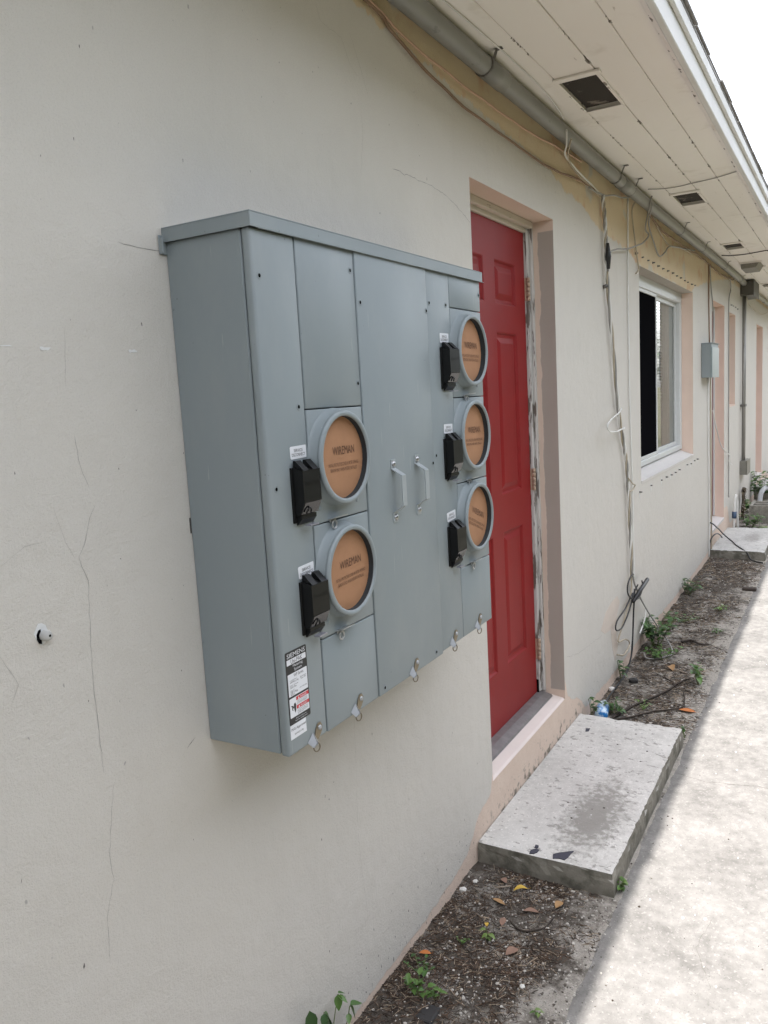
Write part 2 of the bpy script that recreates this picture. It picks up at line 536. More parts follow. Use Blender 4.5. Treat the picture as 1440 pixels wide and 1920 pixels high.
M_dark = plain("dark_interior", (0.03, 0.03, 0.03), 0.9)
M_black = plain("screen_black", (0.006, 0.006, 0.007), 0.9, var=0.1, spec=0.0)
M_alu = plain("white_aluminium", (0.62, 0.63, 0.62), 0.45, var=0.05)
M_sill = plain("sill_paint", (0.66, 0.63, 0.60), 0.7, var=0.06, scale=12, bmp=0.2)
M_peach = plain("peach_paint", (0.78, 0.61, 0.51), 0.8, var=0.08, scale=6, bmp=0.25)
M_crack = plain("crack_dark", (0.19, 0.18, 0.165), 0.9, var=0.3, scale=60)
M_crack2 = plain("crack_faint", (0.36, 0.34, 0.31), 0.9, var=0.25, scale=60)
M_chip = plain("bare_chip", (0.72, 0.72, 0.71), 0.9, var=0.06)
M_steel = plain("zinc_steel", (0.42, 0.42, 0.42), 0.35, 0.9, var=0.15, scale=80)
M_dsteel = plain("dull_steel", (0.16, 0.15, 0.14), 0.5, 0.7, var=0.25, scale=80)
M_rust = plain("rusty_steel", (0.45, 0.33, 0.24), 0.6, 0.1, var=0.5, scale=70)

# ------------------------------------------------------------------ ground, walk
g = MB()
g.add([(-350, -350, -0.06), (350, -350, -0.06), (350, 350, -0.06), (-350, 350, -0.06)], [(0, 1, 2, 3)])
tag(g.build("ground", M_grass), kind="structure")

def dirt_h(x, y):
    v = Vector((x, y, 0))
    h = 0.010 * noise.noise(v * 5.0) + 0.007 * noise.noise(v * 17.0) + 0.004 * noise.noise(v * 60.0)
    e = max(0.0, min(1.0, (y + 0.50) / 0.16))
    rag = 0.006 * noise.noise(Vector((x * 6.0, y * 6.0, 4.0)))
    return -0.004 + 0.010 * min(1.0, max(0.0, (y + 0.54) / 0.07)) + rag * (1 - e) + h * (0.35 + 0.65 * e) + 0.008 * e * max(0, min(1, (y + 0.35) / 0.3))

g = MB()
vs = []; fs = []
xs = [-3 + 0.25 * i for i in range(17)] + [1.25 + 0.0125 * i for i in range(90)] + [2.375 + 0.02 * i for i in range(120)] + [4.775 + 0.045 * i for i in range(130)] + [10.625 + 0.2 * i for i in range(40)]
NY = 44
for x in xs:
    for j in range(NY + 1):
        y = 0.03 - 0.58 * j / NY
        vs.append((x, y, dirt_h(x, y)))
for i in range(len(xs) - 1):
    for j in range(NY):
        a = i * (NY + 1) + j
        fs.append((a, a + 1, a + NY + 2, a + NY + 1))
g.add(vs, fs, 0, True)
tag(g.build("dirt_strip", M_dirt), kind="structure")

g = MB()
vs = []; fs = []
wx = [-3 + 0.05 * i for i in range(430)]
prof = [(-0.38, -0.06), (-0.43, -0.020), (-0.468, 0.000), (-0.490, 0.0055), (-0.52, 0.006), (-0.7, 0.006), (-1.2, 0.006), (-2.15, 0.004), (-2.16, -0.05)]
for x in wx:
    for (y, z) in prof:
        vs.append((x, y + (0.004 * noise.noise(Vector((x * 3, 0, 0))) if y > -0.5 else 0), z))
m_ = len(prof)
for i in range(len(wx) - 1):
    for j in range(m_ - 1):
        a = i * m_ + j
        fs.append((a, a + 1, a + m_ + 1, a + m_))
g.add(vs, fs)
walk = tag(g.build("walkway", M_walk), kind="structure")
def walk_crack(pts, wd):
    c = MB(); vs = []; fs = []; P = []
    for i in range(len(pts) - 1):
        a, b_ = Vector(pts[i]), Vector(pts[i + 1]); n = max(2, int((b_ - a).length / 0.02))
        for k in range(n):
            P.append(a.lerp(b_, k / n) + Vector((random.uniform(-.004, .004), random.uniform(-.003, .003), 0)))
    P.append(Vector(pts[-1]))
    for i, p_ in enumerate(P):
        d = (P[min(i + 1, len(P) - 1)] - P[max(i - 1, 0)]).normalized(); nn = Vector((-d.y, d.x, 0)) * wd * random.uniform(0.3, 1.0) / 2
        vs += [p_ + nn, p_ - nn]
    for i in range(len(P) - 1):
        fs.append((2 * i, 2 * i + 1, 2 * i + 3, 2 * i + 2))
    c.add(vs, fs); c.build("crack", M_crackw, walk)
M_crackw = plain("walk_crack", (0.12, 0.112, 0.10), 0.95)
walk_crack([(3.33, -0.49, 0.0066), (3.30, -0.62, 0.0066), (3.34, -0.80, 0.0066), (3.31, -1.2, 0.0066)], 0.004)
walk_crack([(5.10, -0.50, 0.0066), (5.12, -0.9, 0.0066), (5.09, -2.1, 0.0055)], 0.006)
walk_crack([(1.15, -0.50, 0.0066), (1.13, -1.2, 0.0066), (1.15, -2.1, 0.0055)], 0.006)
walk_crack([(2.10, -0.80, 0.0066), (2.25, -0.74, 0.0066), (2.40, -0.76, 0.0066)], 0.0018)

# ------------------------------------------------------------------ the house
house = thing("house", (6.0, 0.0, 0.0), "long pale grey stucco house with peeling white eaves along the walkway", "building")
XL, XR, ZT = -3.0, 18.0, 2.74
openings = [  # x0, x1, z0, z1
    (2.541, 3.402, 0.236, 2.331),      # red door
    (4.995, 6.885, 1.031, 2.322),      # sliding window
    (7.915, 8.740, 0.230, 2.345),      # second door
    (9.100, 9.620, 1.345, 2.310),      # small window
    (11.90, 12.78, 0.260, 2.330),      # far door
]
def wall_faces(mb):
    gx = sorted({XL, XR} | {o[0] for o in openings} | {o[1] for o in openings})
    gz = sorted({-0.2, ZT} | {o[2] for o in openings} | {o[3] for o in openings})
    for i in range(len(gx) - 1):
        for j in range(len(gz) - 1):
            cx, cz = (gx[i] + gx[i + 1]) / 2, (gz[j] + gz[j + 1]) / 2
            if any(o[0] < cx < o[1] and o[2] < cz < o[3] for o in openings):
                continue
            a, b_, c, d = gx[i], gx[i + 1], gz[j], gz[j + 1]
            mb.add([(a, 0, c), (b_, 0, c), (b_, 0, d), (a, 0, d)], [(0, 1, 2, 3)])
w = MB(); wall_faces(w)
w.add([(XL, 0, -0.2), (XL, 6, -0.2), (XL, 6, ZT), (XL, 0, ZT)], [(0, 1, 2, 3)])
w.add([(XR, 0, -0.2), (XR, 6, -0.2), (XR, 6, ZT), (XR, 0, ZT)], [(0, 1, 2, 3)])
w.add([(XL, 6, -0.2), (XR, 6, -0.2), (XR, 6, ZT), (XL, 6, ZT)], [(0, 1, 2, 3)])
wall = w.build("wall", M_wall, house)

M_taupe = plain("taupe_paint", (0.42, 0.38, 0.34), 0.8, var=0.12, scale=8, bmp=0.25)
def reveal(o, depth, mats, sill=True):
    x0, x1, z0, z1 = o
    for (a, b_) in (((x0, z0), (x0, z1)), ((x0, z1), (x1, z1)), ((x1, z1), (x1, z0))):
        r = MB()
        r.add([(a[0], 0, a[1]), (b_[0], 0, b_[1]), (b_[0], depth, b_[1]), (a[0], depth, a[1])], [(0, 1, 2, 3)])
        r.build("reveal", M_taupe if (mats is M_peach and o is openings[1] and a[1] == b_[1]) else mats, house)
reveal(openings[0], 0.20, M_reveal)
for o in openings[1:]:
    reveal(o, 0.16, M_peach)

# cracks and chips in the stucco: thin raised ribbons
def crack(pts, wd, mat=M_crack, jit=0.006):
    c = MB()
    wd *= 0.55
    P = []
    for i in range(len(pts) - 1):
        a, b_ = pts[i], pts[i + 1]
        L = math.hypot(b_[0] - a[0], b_[1] - a[1]); n = max(2, int(L / 0.012))
        for k in range(n):
            t = k / n
            P.append((a[0] + (b_[0] - a[0]) * t + random.uniform(-jit, jit) * 0.6, a[1] + (b_[1] - a[1]) * t + random.uniform(-jit, jit) * 0.6))
    P.append(pts[-1])
    vs = []; fs = []
    for i, p in enumerate(P):
        q = P[min(i + 1, len(P) - 1)]; r = P[max(i - 1, 0)]
        dx, dz = q[0] - r[0], q[1] - r[1]; L = math.hypot(dx, dz) or 1
        ww = wd * random.uniform(0.35, 1.0) * (0.3 if i in (0, len(P) - 1) else 1)
        nx, nz = -dz / L * ww / 2, dx / L * ww / 2
        vs += [(p[0] + nx, -0.0006, p[1] + nz), (p[0] - nx, -0.0006, p[1] - nz)]
    for i in range(len(P) - 1):
        fs.append((2 * i, 2 * i + 1, 2 * i + 3, 2 * i + 2))
    c.add(vs, fs)
    c.build("crack", mat, wall)
crack([(0.889, 1.775), (0.879, 1.678)], 0.0012, M_crack2, 0.002)
crack([(0.885, 1.60), (0.890, 1.548), (0.903, 1.511)], 0.0013, M_crack, 0.002)
crack([(0.910, 1.480), (0.898, 1.462), (0.882, 1.42), (0.867, 1.401), (0.881, 1.357), (0.872, 1.25), (0.868, 1.176), (0.870, 1.023)], 0.0015, M_crack, 0.002)
crack([(0.889, 1.00), (0.885, 0.985), (0.863, 0.88), (0.866, 0.83), (0.843, 0.772), (0.84, 0.69)], 0.0012, M_crack, 0.002)
crack([(0.727, 1.414), (0.771, 1.437), (0.812, 1.438)], 0.0011, M_crack2, 0.001)
crack([(0.83, 1.49), (0.845, 1.43), (0.860, 1.40)], 0.0010, M_crack2, 0.001)
crack([(0.700, 1.300), (0.733, 1.229), (0.715, 1.20)], 0.0012, M_crack2, 0.001)
crack([(1.017, 1.921), (1.06, 1.918), (1.116, 1.919)], 0.0018, M_crack, 0.002)
crack([(2.017, 2.249), (2.047, 2.251), (2.077, 2.246), (2.125, 2.249), (2.175, 2.248), (2.226, 2.248), (2.261, 2.247), (2.304, 2.243), (2.352, 2.239), (2.390, 2.230), (2.440, 2.217), (2.480, 2.206), (2.536, 2.185)], 0.0026, M_crack, 0.004)
crack([(1.832, 2.532), (1.864, 2.480), (1.890, 2.437), (1.908, 2.404)], 0.0014, M_crack2, 0.003)
crack([(1.870, 2.355), (1.868, 2.290), (1.847, 2.194)], 0.0013, M_crack2, 0.003)
crack([(1.684, 2.551), (1.702, 2.511), (1.793, 2.506), (1.824, 2.455), (1.864, 2.436)], 0.0014, M_crack2, 0.003)
crack([(3.437, 0.422), (3.626, 0.381), (3.855, 0.365), (4.056, 0.348)], 0.003, M_crack2, 0.006)
crack([(5.176, 0.828), (5.180, 0.586), (5.25, 0.45), (5.32, 0.46)], 0.003, M_crack2, 0.006)
crack([(1.66, 0.90), (1.64, 0.5), (1.66, 0.25)], 0.0010, M_crack2, 0.003)
crack([(1.065, 0.985), (1.09, 0.998)], 0.003, M_crack, 0.001)

def chip(pts, mat, name="paint_chip", y=-0.0008):
    c = MB(); c.prism_y(pts, 0.002, y); c.build(name, mat, wall)
def blob(cx, cz, rx, rz, n=11, j=0.35):
    return [(cx + rx * math.cos(2 * math.pi * k / n) * random.uniform(1 - j, 1 + j), cz + rz * math.sin(2 * math.pi * k / n) * random.uniform(1 - j, 1 + j)) for k in range(n)]
for cx in (0.843, 1.027):
    for k in range(5):
        chip(blob(cx + random.uniform(-0.012, 0.012), 1.738 + random.uniform(-0.0015, 0.0015), random.uniform(0.002, 0.006), random.uniform(0.0012, 0.0026), 9, 0.5), M_chip, y=-0.0007 - 0.0002 * k)

chip(blob(0.781, 1.740, 0.010, 0.0010), M_chip)
chip(blob(0.783, 1.294, 0.0125, 0.017, 13, 0.2), M_chip)
chip([(4.02, 0.38), (4.12, 0.45), (4.25, 0.475), (4.37, 0.48), (4.42, 0.43), (4.34, 0.36), (4.33, 0.27), (4.37, 0.20), (4.30, 0.13), (4.25, 0.21), (4.22, 0.33), (4.10, 0.34)], plain("pale_patch", (0.62, 0.54, 0.47), 0.85, var=0.1, scale=12, bmp=0.3))

# soffit boards, with the vents let into the second board
SZ = 2.72
vents = [(0.852, 1.232), (2.997, 3.382), (5.145, 5.503), (7.285, 7.615), (10.7, 11.05)]
BY = [(-0.002, -0.153), (-0.156, -0.299), (-0.302, -0.436), (-0.439, -0.553)]
for bi, (ya, yb) in enumerate(BY):
    segs = []
    if bi == 1:
        cur = XL
        for a, b_ in vents:
            segs.append((cur, a)); cur = b_
        segs.append((cur, XR))
    else:
        cuts = {0: [4.9, 10.4], 2: [6.35, 9.4], 3: [3.7, 8.2]}[bi]
        cur = XL
        for c in cuts:
            segs.append((cur, c - 0.001)); cur = c + 0.001
        segs.append((cur, XR))
    for (a, b_) in segs:
        dz = random.uniform(-0.0012, 0.0012)
        MB().box((a, yb, SZ + dz), (b_, ya, SZ + 0.02 + dz), 0, 0.002, 1).build("soffit_board", M_soffit, house)
def mat_vent():
    m, nt, b = new_mat("vent_screen")
    co = coords(nt)
    f = noise_tex(nt, co, 9, 4, 0.6)
    ck = N(nt, "ShaderNodeTexChecker"); ck.inputs["Scale"].default_value = 420
    lk(nt, co, ck.inputs[0])
    col = mix(nt, ck.outputs[1], (0.016, 0.013, 0.010), (0.045, 0.036, 0.028))
    col = mix(nt, ramp(nt, f, [(0.60, 0), (0.68, 0.8)]), col, (0.30, 0.26, 0.21))
    lk(nt, col, b.inputs["Base Color"]); b.inputs["Roughness"].default_value = 0.9
    return m
M_vent = mat_vent()
for k, (a, b_) in enumerate(vents):
    v = MB()
    v.box((a + 0.001, -0.1565, SZ + 0.012), (b_ - 0.001, -0.2985, SZ + 0.016))
    vent = v.build("soffit_vent", M_vent, house)
    for (p, q) in (((a - 0.030, -0.150, SZ - 0.010), (a + 0.004, -0.318, SZ - 0.0015)), ((b_ - 0.004, -0.152, SZ - 0.007), (b_ + 0.012, -0.304, SZ - 0.0015)),
                   ((a + 0.005, -0.146, SZ - 0.006), (b_ - 0.005, -0.160, SZ - 0.0015)), ((a + 0.005, -0.294, SZ - 0.006), (b_ - 0.005, -0.308, SZ - 0.0015))):
        MB().box(p, q, 0, 0.0015, 1).build("vent_trim", M_soffit, vent)
# drooping cover further along
v = MB()
v.prism_x([(-0.155, SZ - 0.002), (-0.325, SZ - 0.002), (-0.29, SZ - 0.055), (-0.165, SZ - 0.055)], 8.60, 9.0)
vent = v.build("vent_cover", plain("vent_cover_grey", (0.24, 0.23, 0.20), 0.7, var=0.3, scale=20), house)
MB().box((8.575, -0.15, SZ - 0.012), (8.597, -0.345, SZ - 0.002)).build("cover_flange", M_soffit, vent)
MB().box((9.003, -0.15, SZ - 0.012), (9.02, -0.345, SZ - 0.002)).build("cover_flange", M_soffit, vent)

# eave edge
t = MB()
t.prism_x([(-0.5535, SZ - 0.004), (-0.5535, SZ - 0.020), (-0.566, SZ - 0.024), (-0.578, SZ - 0.024), (-0.578, SZ - 0.004)], XL, XR)
t.build("eave_moulding", M_soffit, house)
MB().box((XL, -0.5785, 2.672), (4.9, -0.600, 2.790), 0, 0.003, 1).build("fascia_board", M_fascia, house)
MB().box((4.903, -0.5785, 2.674), (10.2, -0.600, 2.790), 0, 0.003, 1).build("fascia_board", M_fascia, house)
MB().box((10.203, -0.5785, 2.672), (XR, -0.600, 2.790), 0, 0.003, 1).build("fascia_board", M_fascia, house)
MB().box((XL, -0.6005, 2.748), (XR, -0.615, 2.792), 0, 0.002, 1).build("drip_edge", M_fascia, house)
r = MB()
sl = 0.30
r.add([(XL, -0.616, 2.795), (XR, -0.616, 2.795), (XR, 3.0, 2.795 + 3.63 * sl), (XL, 3.0, 2.795 + 3.63 * sl), (XR, 6.6, 2.795 + 0.03), (XL, 6.6, 2.795 + 0.03)], [(0, 1, 2, 3), (3, 2, 4, 5)])
r.add([(XL, -0.616, 2.795), (XR, -0.616, 2.795), (XR, -0.616, 2.803), (XL, -0.616, 2.803)], [(0, 1, 2, 3)])
roof = r.build("roof", M_roof, house)
tabs = MB()
x = XL
while x < XR:
    wd = random.uniform(0.27, 0.31)
    y0 = -0.622 + random.uniform(-0.005, 0.005)
    for row in range(5):
        yy = y0 + row * 0.14; z = 2.800 + (yy + 0.63) * sl + 0.004
        off = 0.15 * (row % 2)
        zb_ = z + 0.17 * sl
        tabs.add([(x + off, yy, z), (x + off + wd - 0.006, yy, z), (x + off + wd - 0.006, yy + 0.17, zb_), (x + off, yy + 0.17, zb_),
                  (x + off, yy, z + 0.006), (x + off + wd - 0.006, yy, z + 0.006), (x + off + wd - 0.006, yy + 0.17, zb_ + 0.002), (x + off, yy + 0.17, zb_ + 0.002)],
                 [(0, 1, 2, 3), (4, 5, 6, 7), (0, 1, 5, 4), (1, 2, 6, 5), (0, 3, 7, 4)])
    x += wd
tag(tabs.build("shingles", M_roof, house), kind="stuff")

# ------------------------------------------------------------------ red six-panel door
M_red = plain("red_paint", (0.245, 0.013, 0.014), 0.5, var=0.18, scale=5, bmp=0.08, bscale=320, spec=0.3)
def six_panel_door(x0, x1, z0, z1, y, mat):
    d = MB()
    W = x1 - x0
    px = [(x0 + W * 0.155, x0 + W * 0.430), (x0 + W * 0.570, x0 + W * 0.860)]
    H = z1 - z0
    pz = [(z0 + H * 0.118, z0 + H * 0.395), (z0 + H * 0.470, z0 + H * 0.792), (z0 + H * 0.845, z0 + H * 0.930)]
    gx = sorted({x0, x1} | {a for p_ in px for a in p_}); gz = sorted({z0, z1} | {a for p_ in pz for a in p_})
    for i in range(len(gx) - 1):
        for j in range(len(gz) - 1):
            a, b_, c, e = gx[i], gx[i + 1], gz[j], gz[j + 1]
            if any(abs(a - p_[0]) < 1e-6 for p_ in px) and any(abs(c - q[0]) < 1e-6 for q in pz):
                continue
            d.add([(a, y, c), (b_, y, c), (b_, y, e), (a, y, e)], [(0, 1, 2, 3)])
    d.add([(x0, y, z0), (x1, y, z0), (x1, y + 0.04, z0), (x0, y + 0.04, z0)], [(0, 1, 2, 3)])
    d.add([(x1, y, z0), (x1, y, z1), (x1, y + 0.04, z1), (x1, y + 0.04, z0)], [(0, 1, 2, 3)])
    d.add([(x0, y, z0), (x0, y, z1), (x0, y + 0.04, z1), (x0, y + 0.04, z0)], [(0, 1, 2, 3)])
    d.add([(x0, y, z1), (x1, y, z1), (x1, y + 0.04, z1), (x0, y + 0.04, z1)], [(0, 1, 2, 3)])
    door = d.build("door", mat, house)
    for (a, b_) in px:
        for (c, e) in pz:
            p_ = MB()
            prof = [(0.0, 0.0), (0.004, 0.001), (0.010, 0.009), (0.018, 0.010), (0.022, 0.010), (0.040, 0.003), (0.044, 0.002)]
            rings = []
            for (ins, dep) in prof:
                rings.append([(a + ins, y + dep, c + ins), (b_ - ins, y + dep, c + ins), (b_ - ins, y + dep, e - ins), (a + ins, y + dep, e - ins)])
            vs = [q for rg in rings for q in rg]; fs = []
            for i in range(len(rings) - 1):
                for k in range(4):
                    k2 = (k + 1) % 4
                    fs.append((i * 4 + k, i * 4 + k2, (i + 1) * 4 + k2, (i + 1) * 4 + k))
            n0 = (len(rings) - 1) * 4
            fs.append((n0, n0 + 1, n0 + 2, n0 + 3))
            p_.add(vs, fs)
            p_.build("door_panel", mat, door)
    return door
door = six_panel_door(2.570, 3.350, 0.272, 2.285, 0.114, M_red)
tag(door, label="red six-panel door set deep in its peeling frame")
for hz in (2.055, 1.245, 0.475):
    h = MB()
    for k in range(5):
        h.tube([(3.3535, 0.098, hz - 0.048 + k * 0.0195), (3.3535, 0.098, hz - 0.048 + k * 0.0195 + 0.0175)], 0.0075, 8, 0)
    h.box((3.3515, 0.100, hz - 0.047), (3.3535, 0.118, hz + 0.047))
    h.build("hinge", M_rust, door)
f = MB()
f.box((3.3545, 0.100, 0.272), (3.4005, 0.198, 2.329), 0, 0.003, 1)
f.box((3.378, 0.088, 0.272), (3.4008, 0.0995, 2.329), 0, 0.002, 1)
f.build("door_jamb", M_jamb, house)
f = MB()
f.box((2.5425, 0.102, 2.2865), (3.354, 0.197, 2.330), 0, 0.003, 1)
f.box((2.5425, 0.080, 2.303), (3.377, 0.1015, 2.3302), 0, 0.003, 1)
f.build("door_head", M_head, house)
MB().box((2.5425, 0.100, 0.272), (2.569, 0.198, 2.286), 0, 0.003, 1).build("door_jamb", M_jamb, house)
MB().box((3.352, 0.105, 0.262), (3.377, 0.16, 0.33)).build("black_jamb_foot", M_black, house)  # plain black box at the foot of the jamb
# sill and metal threshold
s = MB()
s.prism_x([(0.0015, 0.20), (0.0015, 0.2345), (0.010, 0.241), (0.075, 0.252), (0.20, 0.252), (0.20, 0.20)], 2.5415, 3.4015)
s.build("door_sill", plain("sill_peach", (0.74, 0.66, 0.61), 0.8, var=0.08, scale=10, bmp=0.3), house)
s = MB()
s.prism_x([(0.050, 0.2505), (0.054, 0.258), (0.085, 0.268), (0.112, 0.2705), (0.16, 0.2705), (0.16, 0.253), (0.08, 0.2525)], 2.543, 3.378)
s.build("threshold", plain("threshold_metal", (0.27, 0.26, 0.26), 0.45, 0.5, var=0.4, scale=25), house)

# ------------------------------------------------------------------ sliding window
x0, x1, z0, z1 = openings[1]
YW = 0.085
wf = MB()
wf.box((x0, YW, z1 - 0.075), (x1, YW + 0.06, z1 - 0.0005), 0, 0.003, 1)
wf.box((x0 + 0.001, YW, z0 + 0.06), (x0 + 0.045, YW + 0.06, z1 - 0.076), 0, 0.003, 1)
wf.box((x1 - 0.085, YW, z0 + 0.06), (x1 - 0.001, YW + 0.06, z1 - 0.076), 0, 0.003, 1)
wf.box((x0 + 0.046, YW + 0.001, z0 + 0.06), (x1 - 0.086, YW + 0.06, z0 + 0.098), 0, 0.003, 1)
window = wf.build("window", M_alu, house)
s = MB()
s.prism_x([(-0.004, z0 - 0.002), (-0.006, z0 + 0.014), (0.02, z0 + 0.020), (YW + 0.05, z0 + 0.062), (YW + 0.05, z0 - 0.002)], x0 + 0.001, x1 - 0.001)
s.build("window_sill", M_sill, window)
def sash(a, b_, y, c, e, t=0.026):
    s_ = MB()
    s_.box((a, y, c), (a + t, y + 0.02, e), 0, 0.002, 1); s_.box((b_ - t, y, c), (b_, y + 0.02, e), 0, 0.002, 1)
    s_.box((a + t + 0.0005, y, c), (b_ - t - 0.0005, y + 0.02, c + t), 0, 0.002, 1); s_.box((a + t + 0.0005, y, e - t), (b_ - t - 0.0005, y + 0.02, e), 0, 0.002, 1)
    s_.build("sash", M_alu, window)
zc, ze = z0 + 0.099, z1 - 0.077
sash(x0 + 0.047, 5.955, YW + 0.006, zc, ze, 0.022)
sash(5.925, x1 - 0.087, YW + 0.030, zc, ze, 0.030)
MB().box((x0 + 0.07, YW + 0.012, zc + 0.023), (5.932, YW + 0.016, ze - 0.023)).build("insect_screen", M_black, window)
def mat_glass():
    m = bpy.data.materials.new("window_glass"); m.use_nodes = True
    nt = m.node_tree
    for n in list(nt.nodes): nt.nodes.remove(n)
    out = N(nt, "ShaderNodeOutputMaterial")
    tr = N(nt, "ShaderNodeBsdfTransparent"); tr.inputs[0].default_value = (0.86, 0.90, 0.88, 1)
    gl = N(nt, "ShaderNodeBsdfGlossy"); gl.inputs["Roughness"].default_value = 0.02
    fr = N(nt, "ShaderNodeFresnel"); fr.inputs[0].default_value = 1.5
    mx = N(nt, "ShaderNodeMixShader")
    lk(nt, fr.outputs[0], mx.inputs[0]); lk(nt, tr.outputs[0], mx.inputs[1]); lk(nt, gl.outputs[0], mx.inputs[2])
    lk(nt, mx.outputs[0], out.inputs[0])
    return m
gp = MB(); gp.add([(5.954, YW + 0.041, zc + 0.03), (x1 - 0.117, YW + 0.041, zc + 0.03), (x1 - 0.117, YW + 0.041, ze - 0.03), (5.954, YW + 0.041, ze - 0.03)], [(0, 1, 2, 3)])
gp.build("pane", mat_glass(), window)
# blind and curtain close behind the glass
bl = MB()
z = zc + 0.01
while z < ze:
    bl.add([(5.96, 0.136, z), (6.40, 0.136, z), (6.40, 0.150, z + 0.019), (5.96, 0.150, z + 0.019)], [(0, 1, 2, 3)])
    z += 0.0225
tag(bl.build("blind_slats", plain("blind_grey", (0.72, 0.70, 0.66), 0.6), window), kind="stuff")
cu = MB(); vs = []; fs = []
n = 60
for i in range(n + 1):
    xx = 6.36 + 0.62 * i / n
    yy = 0.143 + 0.009 * math.sin(i * 0.9) + 0.003 * math.sin(i * 2.1)
    vs += [(xx, yy, zc - 0.02), (xx, yy, ze + 0.02)]
for i in range(n):
    fs.append((2 * i, 2 * i + 2, 2 * i + 3, 2 * i + 1))
cu.add(vs, fs, 0, True)
cu.build("curtain", plain("curtain_cloth", (0.82, 0.77, 0.73), 0.9), window)
MB().box((4.95, 0.30, 0.9), (7.0, 0.32, 2.5)).build("room_shade_sheet", M_dark, house)  # dark sheet stands in for the unlit room behind the window
# shutter studs above and below the window
def studs(row, z, down):
    me = None
    for xx in row:
        if down and random.random() < 0.3: continue
        if me is None:
            s_ = MB(); s_.tube([(0, 0.005, 0), (0, -0.017, 0)], 0.0045, 6); s_.lathe_y([(0.0001, 0.003), (0.0075, 0.003), (0.0075, 0.0), ], 0, 0, -0.001, 10)
            o = s_.build("shutter_stud", M_dsteel, house, (xx, 0, z)); me = o.data
        else:
            place("shutter_stud", me, house, (xx + random.uniform(-0.012, 0.012), random.uniform(0.0, 0.006), z + random.uniform(-0.005, 0.005)))
        if down:
            chip([(xx - 0.008, z - 0.045 + random.uniform(0, 0.03)), (xx + 0.006, z - 0.047 + random.uniform(0, 0.025)), (xx + 0.009, z + 0.012), (xx - 0.007, z + 0.014)], M_chip)
studs([4.906 + 0.158 * i for i in range(14)], 2.378, False)
studs([4.943 + 0.164 * i for i in range(14)], 0.985, True)
studs([9.22 + 0.18 * i for i in range(4)], 2.388, False)

# ------------------------------------------------------------------ further doors and window
M_red2 = plain("dark_red_paint", (0.17, 0.018, 0.02), 0.5, var=0.1)
d2 = six_panel_door(7.94, 8.70, 0.262, 2.30, 0.10, M_red2)
MB().box((8.702, 0.085, 0.262), (8.738, 0.158, 2.34), 0, 0.003, 1).build("door_jamb", M_alu, house)
MB().box((7.917, 0.085, 0.262), (7.938, 0.158, 2.34), 0, 0.003, 1).build("door_jamb", M_alu, house)
MB().box((7.9385, 0.087, 2.301), (8.7015, 0.158, 2.343), 0, 0.003, 1).build("door_head", M_alu, house)
k = MB(); k.lathe_y([(0.010, 0), (0.010, 0.035), (0.022, 0.045), (0.027, 0.058), (0.022, 0.070), (0.008, 0.074)], 8.01, 1.17, 0.10, 16, close=True)
k.build("knob", plain("bronze", (0.05, 0.04, 0.035), 0.4, 0.6), d2)
s = MB(); s.prism_x([(0.0015, 0.2), (-0.006, 0.235), (0.16, 0.261), (0.16, 0.2)], 7.916, 8.739); s.build("door_sill", M_sill, house)
d3 = six_panel_door(11.93, 12.75, 0.285, 2.29, 0.10, M_red2)
MB().box((12.752, 0.085, 0.285), (12.778, 0.158, 2.328), 0, 0.003, 1).build("door_jamb", M_jamb, house)
MB().box((11.902, 0.085, 0.285), (11.928, 0.158, 2.328), 0, 0.003, 1).build("door_jamb", M_jamb, house)
MB().box((11.929, 0.087, 2.292), (12.751, 0.158, 2.3285), 0, 0.003, 1).build("door_head", M_jamb, house)
s = MB(); s.prism_x([(0.0015, 0.2), (-0.006, 0.265), (0.16, 0.284), (0.16, 0.2)], 11.902, 12.778); s.build("door_sill", M_sill, house)
sw = MB()
sw.box((9.102, 0.09, 1.347), (9.618, 0.12, 1.39)); sw.box((9.102, 0.09, 2.27), (9.618, 0.12, 2.308)); sw.box((9.102, 0.091, 1.391), (9.14, 0.12, 2.269)); sw.box((9.58, 0.091, 1.391), (9.618, 0.12, 2.269))
swo = sw.build("window", M_alu, house)
MB().box((9.141, 0.10, 1.391), (9.579, 0.104, 2.269)).build("pane", M_black, swo)
s = MB(); s.prism_x([(-0.003, 1.343), (-0.004, 1.352), (0.09, 1.365), (0.09, 1.343)], 9.101, 9.619); s.build("window_sill", M_peach, swo)

# ------------------------------------------------------------------ meter panel
def mat_panel():
    m, nt, b = new_mat("panel_grey")
    co = coords(nt)
    f = noise_tex(nt, co, 2.5, 3)
    c = mix(nt, f, (0.228, 0.262, 0.274), (0.262, 0.297, 0.308))
    sp = noise_tex(nt, co, 90, 2, 0.4)
    c = mix(nt, ramp(nt, sp, [(0.775, 0), (0.785, 0.6)]), c, (0.12, 0.13, 0.14))
    lk(nt, c, b.inputs["Base Color"])
    du = ramp(nt, noise_tex(nt, co, 7, 5, 0.65, (1, 1, 0.5)), [(0.50, 0), (0.75, 0.30)])
    c = mix(nt, du, c, (0.33, 0.345, 0.34))
    scr = ramp(nt, noise_tex(nt, co, 22, 2, 0.5, (6, 6, 0.35)), [(0.735, 0), (0.75, 0.35)])
    c = mix(nt, scr, c, (0.40, 0.42, 0.42))
    lk(nt, c, b.inputs["Base Color"])
    rr = math_n(nt, 'ADD', 0.40, math_n(nt, 'MULTIPLY', noise_tex(nt, co, 9, 4), 0.22))
    lk(nt, rr, b.inputs["Roughness"])
    h = math_n(nt, 'ADD', math_n(nt, 'MULTIPLY', noise_tex(nt, co, 480, 2), 0.35), math_n(nt, 'MULTIPLY', noise_tex(nt, co, 3.5, 2), 6.0))
    bump(nt, b, h, 0.12, 0.0015)
    return m
M_panel = mat_panel()
